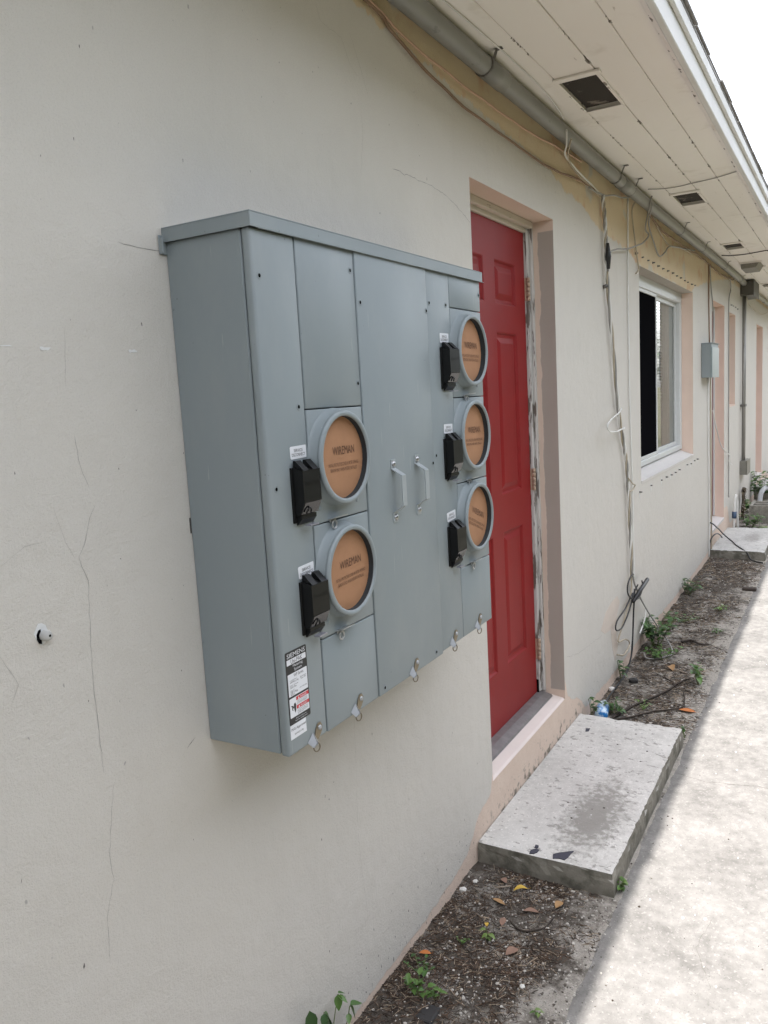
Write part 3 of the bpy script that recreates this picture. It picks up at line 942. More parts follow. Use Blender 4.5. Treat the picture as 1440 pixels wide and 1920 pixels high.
M_kraft = plain("kraft_board", (0.37, 0.19, 0.098), 0.85, var=0.14, scale=24, bmp=0.15, bscale=500)
M_ink = plain("burnt_ink", (0.12, 0.058, 0.032), 0.9)
M_sticker = plain("white_sticker", (0.74, 0.75, 0.78), 0.5, var=0.03)
M_print = plain("black_print", (0.02, 0.02, 0.022), 0.5)
M_redp = plain("red_print", (0.55, 0.03, 0.04), 0.5)
M_plast = plain("black_plastic", (0.008, 0.008, 0.008), 0.42, var=0.2, scale=20, spec=0.25)
M_gloss = plain("gloss_black", (0.010, 0.010, 0.011), 0.10, var=0.1, scale=20)
M_gap = plain("seam_shade_dark_socket", (0.03, 0.034, 0.037), 0.9)  # painted shade in the cover seams; on sockets their own dark interior

X0, X1, ZB, ZTOP, YF = 1.1285, 2.1195, 0.974, 1.9360, -0.1985
panel = thing("meter_panel", (1.62, -0.1, ZB), "large grey steel meter panel with five round sockets mounted on the stucco wall", "electrical panel")
b_ = MB()
b_.box((X0 + 0.0025, 0.0, ZB + 0.003), (X1 - 0.0025, YF + 0.0232, ZTOP), 0, 0.002, 1)
b_.build("enclosure", M_panel, panel)
b_ = MB()
b_.box((X0 + 0.008, YF + 0.0228, ZB + 0.008), (X1 - 0.006, YF + 0.006, ZTOP - 0.004))
b_.build("seam_shade_plate", M_gap, panel)  # dark plate that paints the shade between the covers

def cover(x0, x1, z0, z1, proud=0.0, name="cover", bev=0.0022):
    c = MB()
    c.box((x0, YF + 0.0205 if (x0 <= X0 + 1e-6 or x1 >= X1 - 1e-6) else YF + 0.008, z0), (x1, YF - proud, z1), 0, bev, 2, True)
    o = c.build(name, M_panel, panel)
    return o
G = 0.0011
ca = MB(); ca.box((X0, YF + 0.0205, ZB), (1.2575 - G, YF, ZTOP), 0, 0.006, 4, True); ca.build("cover", M_panel, panel)
cover(1.2575 + G, 1.4615 - G, 1.618 + G, ZTOP)
cover(1.4615 + G, 1.788 - G, ZB, ZTOP, 0.0025)
cover(1.788 + G, 1.920 - G, ZB + 0.004, ZTOP)
cover(1.920 + G, X1, 1.852 + G, ZTOP)
cover(1.2575 + G, 1.4615 - G, ZB, 1.165 - G)
cover(1.920 + G, X1, ZB + 0.004, 1.168 - G)
sockets = [  # cover x0,x1,z0,z1, ring centre x,z, card rotation
    (1.2575, 1.4615, 1.394, 1.618, 1.350, 1.519, 0.0, 0.0),
    (1.2575, 1.4615, 1.165, 1.394, 1.350, 1.289, 2.0, 0.0),
    (1.920, X1 + G, 1.622, 1.852, 2.008, 1.744, -1.0, -0.004),
    (1.920, X1 + G, 1.396, 1.622, 2.006, 1.520, -1.5, 0.0),
    (1.920, X1 + G, 1.168, 1.396, 2.006, 1.297, -21.0, 0.0),
]
M_hasp = plain("hasp_steel", (0.46, 0.46, 0.45), 0.4, 0.5, var=0.2, scale=90)
socket_names = ["upper left", "lower left", "top right", "middle right", "bottom right"]
for i, (a, b2, c, e, rx, rz, rot, off) in enumerate(sockets):
    cv = cover(a + G, b2 - G, c + G, e - G, 0.0, "meter_cover")
    rg = MB()
    prof = [(0.0990, -0.0004), (0.0975, 0.0015), (0.0955, 0.006), (0.0938, 0.013), (0.0925, 0.0185), (0.0925, 0.0195), (0.0935, 0.0205), (0.0935, 0.0235), (0.0922, 0.0262), (0.0900, 0.0275), (0.0862, 0.0278), (0.0838, 0.0270), (0.0826, 0.0255), (0.0822, 0.0235)]
    rg.lathe_y(prof, rx, rz, YF, 64)
    rg.lathe_y([(0.0822, 0.0235), (0.0826, 0.0225), (0.0826, 0.003)], rx, rz, YF, 64, 1)
    rg.build("socket_ring", [M_panel, M_gap], cv)
    cd = MB()
    ctr_x, ctr_z = rx + off, rz
    vs = [(ctr_x, YF - 0.0122, ctr_z)]
    n = 48
    for k in range(n):
        t_ = 2 * math.pi * k / n
        vs.append((ctr_x + 0.0822 * math.cos(t_), YF - 0.0116 - 0.0006 * math.cos(2 * t_ + i), ctr_z + 0.0822 * math.sin(t_)))
    cd.add(vs, [(0, 1 + k, 1 + (k + 1) % n) for k in range(n)], 0)
    cd.add([(ctr_x + 0.0826 * math.cos(2 * math.pi * k / n), YF - 0.0035, ctr_z + 0.0826 * math.sin(2 * math.pi * k / n)) for k in range(n)], [tuple(range(n))], 2)
    ra = R_(rot)
    def at(dx, dz):
        return (ctr_x + dx * math.cos(ra) - dz * math.sin(ra), ctr_z + dx * math.sin(ra) + dz * math.cos(ra))
    q = at(0.010, 0.014); add_text(cd, "WIREMAN", q[0], q[1], 0.080, 0.0165, YF - 0.0130, 1, ra)
    q = at(0.008, -0.0135); add_text(cd, "INSTALL PROTECTIVE COVER IN METER OPENING", q[0], q[1], 0.110, 0.0068, YF - 0.0130, 1, ra)
    q = at(0.008, -0.0240); add_text(cd, "REMOVE ONLY WHEN METER IS INSTALLED", q[0], q[1], 0.098, 0.0068, YF - 0.0130, 1, ra)
    cd.build("cardboard_disc", [M_kraft, M_ink, M_gap], cv)
    # small pressed dimples under the ring
    for dx in (-0.066, 0.070):
        dm = MB(); dm.lathe_y([(0.006, -0.0003), (0.005, 0.0012), (0.002, 0.0018)], rx + dx, c + 0.030, YF, 12, close=True)
        dm.build("dimple", M_panel, cv)
    # sealing hasp at the lower edge of the cover
    hx, hz = (a + b2) / 2 - (0.045 if i < 2 else 0.035), c
    hp = MB()
    hp.prism_x([(YF + 0.002, hz + 0.003), (YF - 0.004, hz + 0.004), (YF - 0.020, hz + 0.009), (YF - 0.020, hz + 0.0105), (YF - 0.004, hz + 0.0058), (YF + 0.002, hz + 0.0048)], hx - 0.008, hx + 0.036)
    hp.prism_y([(hx - 0.007, hz + 0.005), (hx - 0.007, hz - 0.001), (hx + 0.014, hz - 0.001), (hx + 0.014, hz + 0.005)], YF - 0.0035, YF - 0.0055)
    loop = [(hx + 0.004 + 0.0075 * math.cos(t_), YF - 0.0075, hz - 0.006 + 0.0085 * math.sin(t_)) for t_ in [2 * math.pi * k / 14 for k in range(15)]]
    hp.tube(loop, 0.0019, 6, caps=False)
    hp.build("hasp", M_hasp, cv)

# black breaker covers with stickers above
bk = MB()
BWID = 0.056
bk.box((-0.004, 0.0005, -0.104), (BWID + 0.001, -0.004, 0.0), 0, 0.001, 1)
bk.prism_x([(-0.0035, 0.000), (-0.0265, -0.006), (-0.0270, -0.064), (-0.0165, -0.088), (-0.0035, -0.090)], 0.0, BWID)
bk.prism_x([(-0.0035, -0.0905), (-0.0150, -0.0895), (-0.0150, -0.097), (-0.0060, -0.108), (-0.0035, -0.108)], 0.003, BWID - 0.004)
for (pa, pb2) in ((0.004, 0.021), (0.035, 0.053)):
    bk.prism_x([(-0.0035, 0.0005), (-0.0035, 0.0125), (-0.0085, 0.0125), (-0.0262, -0.0055), (-0.020, -0.003)], pa, pb2)
arc = [(0.018 + 0.007 * math.cos(t_), -0.0215 - 0.004 * math.sin(t_) , -0.086 + 0.010 * math.sin(t_)) for t_ in [math.pi * k / 8 for k in range(9)]]
bk.tube(arc, 0.0016, 6)
bk.box((0.020, -0.010, -0.1115), (0.046, -0.024, -0.1085), 1)
bk.add([(0.002, -0.0274, -0.0655), (BWID - 0.002, -0.0274, -0.0655), (BWID - 0.002, -0.0172, -0.0875), (0.002, -0.0172, -0.0875)], [(0, 1, 2, 3)], 2)
add_text(bk, "SIEMENS", 0.030, -0.030, 0.040, 0.008, -0.0275, 0)
brk = [(1.196, 1.513), (1.199, 1.296), (1.854, 1.750), (1.851, 1.521), (1.851, 1.293)]
M_tab = plain("grey_tab", (0.33, 0.33, 0.37), 0.3, 0.4)
me = None
for (bx, bz) in brk:
    if me is None:
        o = bk.build("breaker_cover", [M_plast, M_tab, M_gloss], panel, (bx, YF, bz)); me = o.data
    else:
        place("breaker_cover", me, panel, (bx, YF, bz))
st = MB()
st.prism_y([(-0.025, -0.010), (-0.022, -0.0125), (0.025, -0.0115), (0.0255, 0.010), (0.0245, 0.012), (-0.023, 0.0115), (-0.0255, 0.009)], 0.0, -0.0005, 0)
add_text(st, "SERVICE", 0.000, 0.0035, 0.028, 0.0058, -0.0008, 1)
add_text(st, "DISCONNECT", 0.000, -0.0045, 0.042, 0.0058, -0.0008, 1)
me = None
for (sx, sz, rr) in [(1.2225, 1.5405, 0.5), (1.2215, 1.3145, 2.0), (1.8785, 1.7735, 0), (1.879, 1.545, -1.5), (1.8745, 1.319, 3.0)]:
    if me is None:
        o = st.build("sticker", [M_sticker, M_print], panel, (sx, YF - 0.0004, sz)); me = o.data
        o.rotation_euler = (0, -R_(rr), 0)
    else:
        o = place("sticker", me, panel, (sx, YF - 0.0004, sz), (0, -R_(rr), 0))

# nameplate sticker
def rrect(x0, x1, z0, z1, r=0.003):
    out = []
    for (cx, cz, a0) in ((x1 - r, z1 - r, 0), (x0 + r, z1 - r, 90), (x0 + r, z0 + r, 180), (x1 - r, z0 + r, 270)):
        for k in range(4):
            a = R_(a0 + 30 * k); out.append((cx + r * math.cos(a), cz + r * math.sin(a)))
    return out
npx0, npx1, npz0, npz1 = 1.1365, 1.2030, 1.034, 1.1745
H = npz1 - npz0; W = npx1 - npx0
def nz(f): return npz1 - f * H
def nx(f): return npx0 + f * W
y1, y2, y3 = YF - 0.0006, YF - 0.0009, YF - 0.0012
pl = MB()
pl.prism_y(rrect(npx0, npx1, npz0, npz1), YF, y1, 0)
add_text(pl, "SIEMENS", nx(0.5), nz(0.055), W * 0.86, 0.0085, y2, 1)
pl.prism_y(rrect(nx(0.05), nx(0.95), nz(0.180), nz(0.105), 0.0012), YF, y2, 1)
add_text(pl, "Uni-PAK", nx(0.5), nz(0.142), W * 0.55, 0.0085, y3, 0)
add_text(pl, "Metering", nx(0.55), nz(0.215), W * 0.46, 0.0066, y2, 1)
add_text(pl, "System", nx(0.55), nz(0.268), W * 0.36, 0.0066, y2, 1)
pl.prism_y(rrect(nx(0.05), nx(0.96), nz(0.610), nz(0.305), 0.0012), YF, y2, 1)
add_text(pl, "WP Series", nx(0.55), nz(0.340), W * 0.46, 0.0060, y3, 0)
for (sx, fz, w_, h_, s_) in ((0.12, 0.395, 0.34, 0.0028, "Catalog Num."), (0.12, 0.425, 0.40, 0.0042, "WP4211RJ"), (0.62, 0.405, 0.28, 0.0026, "Enclosure"), (0.62, 0.432, 0.26, 0.0034, "Type 3R"),
                             (0.12, 0.465, 0.38, 0.0026, "Main Rating"), (0.12, 0.490, 0.30, 0.0034, "225A Max"), (0.12, 0.535, 0.20, 0.0026, "Volts AC"), (0.12, 0.562, 0.36, 0.0046, "240 V Max."),
                             (0.55, 0.548, 0.36, 0.0026, "1 PH 3 WIRE 60Hz"), (0.12, 0.592, 0.2, 0.0024, "SERIES A")):
    add_text(pl, s_, nx(sx), nz(fz), W * w_, h_, y3, 0, 0, True)
pl.prism_y(rrect(nx(0.05), nx(0.96), nz(0.905), nz(0.640), 0.0016), YF, y2, 1)
pl.prism_y([(nx(0.36), nz(0.695)), (nx(0.955), nz(0.695)), (nx(0.955), nz(0.648)), (nx(0.36), nz(0.648))], YF, y3, 2)
pl.prism_y([(nx(0.36), nz(0.815)), (nx(0.955), nz(0.815)), (nx(0.955), nz(0.768)), (nx(0.36), nz(0.768))], YF, y3, 2)
add_text(pl, "DANGER", nx(0.70), nz(0.672), W * 0.30, 0.0040, YF - 0.0015, 1)
add_text(pl, "PELIGRO", nx(0.70), nz(0.792), W * 0.32, 0.0040, YF - 0.0015, 1)
for fz in (0.672, 0.792):
    pl.add([(nx(0.43), YF - 0.0015, nz(fz + 0.016)), (nx(0.51), YF - 0.0015, nz(fz + 0.016)), (nx(0.47), YF - 0.0015, nz(fz - 0.018))], [(0, 1, 2)], 1)
for fz, s_ in ((0.712, "Hazardous voltage."), (0.730, "Will cause death or"), (0.748, "serious injury."), (0.832, "Voltajes peligrosos."), (0.850, "Puede ocasionar la"), (0.868, "muerte o lesiones"), (0.886, "graves.")):
    add_text(pl, s_, nx(0.39), nz(fz), W * (0.5 if len(s_) > 14 else 0.3), 0.0021, y3, 0, 0, True)
pl.prism_y([(nx(0.09), nz(0.735)), (nx(0.20), nz(0.745)), (nx(0.22), nz(0.775)), (nx(0.17), nz(0.790)), (nx(0.20), nz(0.815)), (nx(0.14), nz(0.80)), (nx(0.15), nz(0.762))], YF, y3, 0)
pl.prism_y([(nx(0.24), nz(0.725)), (nx(0.30), nz(0.715)), (nx(0.335), nz(0.75)), (nx(0.32), nz(0.82)), (nx(0.28), nz(0.855)), (nx(0.25), nz(0.82)), (nx(0.225), nz(0.775))], YF, y3, 0)
add_text(pl, "Siemens Industry, Inc.", nx(0.55), nz(0.938), W * 0.52, 0.0030, y2, 1)
add_text(pl, "Norcross, Georgia U.S.A.", nx(0.55), nz(0.970), W * 0.58, 0.0030, y2, 1)
pl.build("nameplate", [M_print, M_sticker, M_redp], panel)
ms = MB()
ms.prism_y([(1.137, 1.006), (1.187, 1.006), (1.1868, 1.0335), (1.137, 1.0335)], YF, YF - 0.0005, 0)
add_text(ms, "M/G Approved", 1.1625, 1.024, 0.046, 0.0068, YF - 0.0008, 1)
add_text(ms, "WP4211RJ", 1.1625, 1.0135, 0.028, 0.0045, YF - 0.0008, 1)
ms.build("approval_sticker", [M_sticker, M_print], panel)

# pull handles
ph = MB()
wv = 0.0095
path = [(0.0, 0.0), (0.0, -0.021), (-0.0255, -0.037), (-0.0255, -0.104), (0.0, -0.119), (0.0, -0.143)]
off = [(p_[0] - 0.0022, p_[1]) for p_ in path]
off[1] = (path[1][0] - 0.0022, path[1][1] + 0.0010); off[4] = (path[4][0] - 0.0022, path[4][1] - 0.0010)
off[2] = (path[2][0] - 0.0022, path[2][1] + 0.0010); off[3] = (path[3][0] - 0.0022, path[3][1] - 0.0010)
vs = []; fs = []
for (pa, pb2) in zip(path, off):
    vs += [(-wv, pa[0], pa[1]), (wv, pa[0], pa[1]), (-wv, pb2[0], pb2[1]), (wv, pb2[0], pb2[1])]
for i in range(len(path) - 1):
    a = i * 4; c = a + 4
    fs += [(a, a + 1, c + 1, c), (a + 2, c + 2, c + 3, a + 3), (a, c, c + 2, a + 2), (a + 1, a + 3, c + 3, c + 1)]
fs += [(0, 2, 3, 1), (len(vs) - 4, len(vs) - 3, len(vs) - 1, len(vs) - 2)]
ph.add(vs, fs, 0)
for hz in (-0.0105, -0.132):
    ph.lathe_y([(0.0072, 0.0), (0.0068, 0.0022), (0.0045, 0.0042), (0.001, 0.005)], 0, hz, -0.0020, 16, 1, close=True)
o = ph.build("pull_handle", [plain("handle_grey", (0.34, 0.37, 0.38), 0.35), M_steel], panel, (1.5755, YF - 0.0025, 1.494))
place("pull_handle", o.data, panel, (1.690, YF - 0.0025, 1.4945))

# screw holes
ho = MB()
ho.lathe_y([(0.0066, 0.0), (0.0060, 0.0007), (0.0045, 0.0005), (0.0034, 0.0003)], 0, 0, 0, 16, 0)
ho.lathe_y([(0.0036, 0.0004), (0.0010, 0.0006)], 0, 0, 0, 12, 1, close=True)
me = None
for (hx, hz, pr) in [(1.146, 1.854, 0), (1.446, 1.894, 0), (1.475, 1.832, .0025), (1.235, 1.624, 0), (1.451, 1.665, 0), (1.149, 1.479, 0), (1.803, 1.855, 0), (1.897, 1.856, 0), (1.781, 1.834, .0025),
                 (2.112, 1.897, 0), (1.804, 1.482, 0), (1.779, 1.466, .0025), (1.485, 0.988, .0025), (1.748, 0.990, .0025)]:
    if me is None:
        o = ho.build("screw_hole", [M_panel, M_black], panel, (hx, YF - pr - 0.0003, hz)); me = o.data
    else:
        place("screw_hole", me, panel, (hx, YF - pr - 0.0003, hz))

# bottom latches
la = MB()
la.prism_y([(0.005, 0.003), (0.012, 0.022), (0.019, 0.031), (0.028, 0.031), (0.033, 0.023), (0.030, 0.012), (0.018, 0.000)], -0.0002, -0.0026, 1)
la.lathe_y([(0.0052, 0.0), (0.0048, 0.0022), (0.001, 0.003)], 0.0235, 0.0215, -0.0024, 12, 0, close=True)
la.add([(-0.016, -0.0008, 0.004), (0.002, -0.0008, 0.019), (0.001, -0.011, -0.001), (-0.010, -0.009, -0.007)], [(0, 1, 2, 3)], 0)
la.add([(0.0025, -0.0008, 0.019), (0.0025, -0.012, -0.001), (0.016, -0.0008, 0.000)], [(0, 1, 2)], 0)
la.add([(-0.009, -0.0095, -0.0075), (0.002, -0.0125, -0.002), (0.016, -0.0010, -0.001), (0.002, -0.0010, -0.006)], [(0, 1, 2, 3)], 0)
ring = [(0.008 + 0.0065 * math.cos(t_), -0.004 - 0.003 * math.cos(t_), -0.013 + 0.009 * math.sin(t_)) for t_ in [2 * math.pi * k / 16 for k in range(17)]]
la.tube(ring, 0.0014, 6, 1, caps=False)
M_bright = plain("bright_zinc", (0.42, 0.43, 0.45), 0.4, 0.4, var=0.1, scale=60)
M_brass = plain("tarnished_brass", (0.27, 0.23, 0.17), 0.45, 0.8, var=0.25, scale=90)
me = None
for (lx, lz, pr) in [(1.203, 0.976, 0), (1.360, 0.978, 0), (1.616, 0.977, .0025), (1.846, 0.982, 0), (2.010, 0.983, 0)]:
    if me is None:
        o = la.build("latch", [M_bright, M_brass], panel, (lx, YF - pr, lz)); me = o.data
    else:
        place("latch", me, panel, (lx, YF - pr, lz))

# rain hood
hd = MB()
HX0, HX1, HY = 1.1230, 2.1265, YF - 0.0070
hd.box((HX0, 0.0, 1.9575), (HX1, HY, 1.9600), 0, 0.0009, 1)
hd.box((HX0, HY + 0.0012, 1.9335), (HX1, HY, 1.9573), 0, 0.0005, 1)
hd.box((HX0, 0.0, 1.9335), (HX0 + 0.0012, HY + 0.0014, 1.9573), 0, 0.0005, 1)
hd.box((HX1 - 0.0012, 0.0, 1.9335), (HX1, HY + 0.0014, 1.9573), 0, 0.0005, 1)
hd.box((HX0 + 0.02, HY + 0.0040, 1.9330), (HX1 + 0.010, HY - 0.0006, 1.9338), 0)
hd.build("rain_hood", M_panel, panel)
ear = MB(); ear.box((1.112, -0.001, 1.912), (1.1325, -0.0035, 1.946), 0, 0.001, 1); ear.box((1.112, -0.0035, 1.912), (1.1145, -0.012, 1.940), 0, 0.0008, 1)
ear.build("mounting_ear", M_panel, panel)
fl = MB(); fl.box((X0 + 0.0026, -0.0003, 1.395), (X0 - 0.0006, -0.0012, 1.425)); fl.build("mounting_flange", M_dsteel, panel)

# expansion bolt in the wall left of the panel
bo = MB()
bo.lathe_y([(0.0082, -0.001), (0.0085, 0.010), (0.0065, 0.0145), (0.0025, 0.0150)], 0.7855, 1.292, 0.0, 16, 0, close=True)
bo.lathe_y([(0.0022, 0.0152), (0.0001, 0.0153)], 0.7865, 1.2925, 0.0, 8, 1)
bo.prism_y([(0.777, 1.302), (0.773, 1.296), (0.7725, 1.288), (0.776, 1.281), (0.781, 1.279), (0.781, 1.303)], -0.0005, -0.0014, 1)
tag(bo.build("wall_anchor", [plain("painted_bolt", (0.50, 0.49, 0.47), 0.7), M_black]), "small painted anchor bolt sticking out of the wall left of the meter panel", "bolt")

# ------------------------------------------------------------------ big plastic conduit under the eave
def mat_pvc():
    m, nt, b = new_mat("grey_pvc")
    co = coords(nt)
    f = noise_tex(nt, co, 4, 4)
    c = mix(nt, f, (0.20, 0.20, 0.185), (0.28, 0.275, 0.25))
    mk = noise_tex(nt, co, 30, 3, 0.6, (0.35, 1, 1))
    c = mix(nt, ramp(nt, mk, [(0.64, 0), (0.70, 0.5)]), c, (0.11, 0.11, 0.10))
    lk(nt, c, b.inputs["Base Color"]); b.inputs["Roughness"].default_value = 0.5
    return m
M_pvc = mat_pvc()
pipe = thing("conduit_pipe", (6.0, -0.05, 2.66), "long thick grey plastic conduit strapped under the soffit along the wall", "conduit")
PR = 0.0315
def pc(x):
    return Vector((x, -0.040 - 0.003 * math.sin(x * 0.9), 2.679 + 0.005 * math.sin(x * 0.8 + 1.0)))
MB().tube([pc(XL + 0.3 * i) for i in range(44)] + [pc(10.15)], PR, 20).build("pipe", M_pvc, pipe)
for (a, b2) in ((2.60, 2.76), (4.42, 4.62)):
    MB().tube([pc(a), pc(b2)], PR + 0.0035, 20).build("coupling", M_pvc, pipe)
for sx in (0.6, 2.60, 4.30, 4.62, 6.10, 7.05, 8.35, 9.6):
    s = MB(); c = pc(sx)
    pts = [(-0.105, 2.716), (-0.086, 2.7155)] + [(c.y - (PR + 0.0015) * math.cos(a), c.z + (PR + 0.0015) * math.sin(a)) for a in [R_(10 - 12.5 * k) for k in range(13)]]
    vs = []; fs = []
    for (yy, zz) in pts:
        vs += [(sx - 0.009, yy, zz), (sx + 0.009, yy, zz)]
    for i in range(len(pts) - 1):
        fs.append((2 * i, 2 * i + 1, 2 * i + 3, 2 * i + 2))
    vs2 = [(x_, c.y + (y_ - c.y) * 1.04, c.z + (z_ - c.z) * 1.04) for x_, y_, z_ in vs]
    n0 = len(vs)
    s.add(vs + vs2, fs + [tuple(n0 + q for q in f_) for f_ in fs] + [(2 * i, 2 * i + 2, n0 + 2 * i + 2, n0 + 2 * i) for i in range(len(pts) - 1)] + [(2 * i + 1, 2 * i + 3, n0 + 2 * i + 3, n0 + 2 * i + 1) for i in range(len(pts) - 1)])
    s.build("strap", M_dsteel, pipe)

# pull box where the conduit ends, riser and lower box
M_box = plain("weathered_box", (0.12, 0.115, 0.10), 0.6, 0.3, var=0.3, scale=12)
jb = thing("pull_box", (10.35, -0.05, 2.52), "dark metal pull box at the end of the thick conduit under the eave", "junction box")
MB().box((10.05, -0.002, 2.545), (10.62, -0.135, 2.705), 0, 0.004, 1).build("box", M_box, jb)
MB().box((10.04, -0.136, 2.535), (10.63, -0.140, 2.712), 0, 0.001, 1).build("lid", M_box, jb)
rs = thing("riser_conduit", (10.15, -0.03, 0.6), "thin vertical metal conduit running down the wall below the pull box", "conduit")
MB().tube([(10.13, -0.035, 2.55), (10.13, -0.035, 0.69)], 0.021, 10).build("pipe", plain("galv_pipe", (0.30, 0.29, 0.27), 0.5, 0.5, var=0.3, scale=6), rs)
MB().box((10.08, -0.001, 1.31), (10.22, -0.058, 1.335)).build("strap", M_dsteel, rs)
lb = thing("outlet_box", (10.2, -0.04, 0.53), "small weathered grey box at the foot of the vertical conduit", "junction box")
MB().box((10.085, -0.001, 0.525), (10.42, -0.075, 0.685), 0, 0.004, 1).build("box", plain("box_grey", (0.22, 0.21, 0.18), 0.6, 0.2, var=0.25, scale=15), lb)
MB().box((10.08, -0.0755, 0.52), (10.43, -0.080, 0.692), 0, 0.001, 1).build("lid", plain("box_grey2", (0.24, 0.225, 0.185), 0.6, 0.2, var=0.25, scale=15), lb)
sm = thing("slim_conduit", (12.5, -0.03, 2.6), "slimmer grey conduit continuing under the eave beyond the pull box", "conduit")
MB().tube([(10.63, -0.05, 2.66), (11.1, -0.05, 2.66), (14.0, -0.05, 2.66), (17.9, -0.05, 2.66)], 0.026, 12).build("pipe", M_pvc, sm)
for sx in (11.1, 12.3):
    MB().lathe_y([(0.03, 0.0), (0.03, 0.03)], sx, 2.66, -0.035, 12).build("strap", M_dsteel, sm)

# grey box right of the window
gb = thing("wall_box", (7.5, -0.04, 1.65), "small blue-grey metal box on the wall right of the sliding window", "junction box")
MB().box((7.295, -0.001, 1.653), (7.690, -0.082, 1.936), 0, 0.004, 2).build("box", M_panel, gb)
MB().box((7.292, -0.070, 1.652), (7.693, -0.0885, 1.905), 0, 0.003, 2).build("cover", plain("gloss_grey", (0.24, 0.285, 0.29), 0.4, var=0.08), gb)
MB().box((7.290, 0.0, 1.936), (7.695, -0.092, 1.942), 0, 0.002, 1).build("hood", M_panel, gb)

# ------------------------------------------------------------------ cables
C_white = plain("cable_white", (0.70, 0.69, 0.66), 0.6, var=0.2, scale=6)
C_grey = plain("cable_grey", (0.30, 0.29, 0.27), 0.6, var=0.25, scale=6)
C_black = plain("cable_black", (0.015, 0.015, 0.016), 0.45)
C_brown = plain("cable_brown", (0.23, 0.145, 0.09), 0.7, var=0.3, scale=8)
C_pink = plain("cable_pinkish", (0.50, 0.32, 0.22), 0.7, var=0.25, scale=8)
C_tan = plain("cable_tan", (0.42, 0.36, 0.27), 0.7, var=0.25, scale=8)
def cable(pts, r, mat, label, sub=7, wob=0.0, name="cable", group=None):
    P = smooth_path(pts, sub)
    r *= 0.78
    wob = wob or 0.0045
    if wob:
        P = [p_ + Vector((noise.noise(p_ * 7 + Vector((1, 2, 3))), 0.3 * noise.noise(p_ * 7 + Vector((9, 2, 3))), noise.noise(p_ * 7 + Vector((5, 8, 3))))) * wob for p_ in P]
    o = MB().tube(P, r, 6, 0, True).build(name, mat)
    return tag(o, label, "cable", group)
cable([(0.4, -0.012, 2.66), (1.4, -0.012, 2.64), (1.914, -0.012, 2.632), (2.064, -0.012, 2.612), (2.236, -0.012, 2.600), (2.499, -0.012, 2.597), (2.768, -0.012, 2.597), (3.151, -0.012, 2.606), (3.50, -0.014, 2.630), (3.8, -0.014, 2.645)], 0.0050, C_pink, "pinkish cable hugging the wall just below the thick conduit")
cable([(0.4, -0.010, 2.65), (1.4, -0.010, 2.638), (1.935, -0.010, 2.626), (2.030, -0.010, 2.601), (2.264, -0.010, 2.558), (2.530, -0.010, 2.532), (2.756, -0.010, 2.528), (2.990, -0.010, 2.524), (3.397, -0.010, 2.527), (3.785, -0.012, 2.558), (4.10, -0.014, 2.562)], 0.0058, C_brown, "brown cable sagging across the wall above the red door")
cable([(2.155, -0.090, 2.714), (2.352, -0.094, 2.7145), (2.586, -0.098, 2.7145), (2.772, -0.100, 2.7145), (3.018, -0.096, 2.7145), (3.184, -0.088, 2.710), (3.313, -0.083, 2.690)], 0.0035, C_white, "thin white cable tacked to the soffit beside the conduit")
cable([(3.36, -0.080, 2.66), (3.42, -0.060, 2.62), (3.501, -0.030, 2.606), (3.653, -0.022, 2.588), (3.906, -0.018, 2.572), (4.13, -0.016, 2.558)], 0.0055, C_white, "white cable slanting down from the conduit towards the cable bundle")
cable([(3.44, -0.075, 2.645), (3.54, -0.030, 2.600), (3.70, -0.018, 2.575), (3.92, -0.014, 2.560), (4.11, -0.014, 2.548)], 0.0048, C_tan, "tan cable slanting down beside the white one to the bundle")
cable([(3.90, -0.018, 2.548), (4.143, -0.020, 2.561), (4.33, -0.020, 2.592), (4.55, -0.020, 2.620), (4.70, -0.025, 2.650)], 0.0055, C_grey, "grey cable running back up to the conduit from the bundle")
cable([(4.952, -0.086, 2.690), (5.004, -0.060, 2.640), (5.040, -0.030, 2.534), (5.127, -0.030, 2.509), (4.965, -0.030, 2.442), (4.633, -0.030, 2.369), (4.338, -0.030, 2.324), (4.207, -0.030, 2.286), (4.18, -0.028, 2.20)], 0.0062, C_grey, "grey cable looping left from the conduit into the vertical bundle")
cable([(4.841, -0.02, 2.651), (4.786, -0.012, 2.593), (4.831, -0.012, 2.470), (4.918, -0.012, 2.333), (4.943, -0.010, 2.291), (4.887, -0.008, 2.264)], 0.0055, C_tan, "short tan cable ending at the top left corner of the sliding window")
cable([(5.022, -0.075, 2.660), (5.133, -0.030, 2.573), (5.327, -0.020, 2.492), (5.503, -0.016, 2.433), (5.695, -0.016, 2.480), (5.862, -0.016, 2.538), (6.219, -0.016, 2.575), (6.549, -0.016, 2.606), (6.862, -0.02, 2.640)], 0.0060, C_grey, "grey cable dipping in a deep V above the sliding window")
cable([(5.190, -0.02, 2.644), (5.587, -0.015, 2.610), (6.146, -0.015, 2.607), (6.894, -0.015, 2.625), (7.493, -0.015, 2.622), (8.2, -0.015, 2.61), (8.917, -0.015, 2.625), (9.3, -0.02, 2.65)], 0.0075, C_brown, "brown cable running under the conduit above the sliding window", wob=0.012)
cable([(5.30, -0.02, 2.65), (5.568, -0.012, 2.590), (5.906, -0.012, 2.545), (6.3, -0.012, 2.585), (6.75, -0.013, 2.600)], 0.0055, C_tan, "tan cable curving below the brown one above the sliding window", wob=0.008)
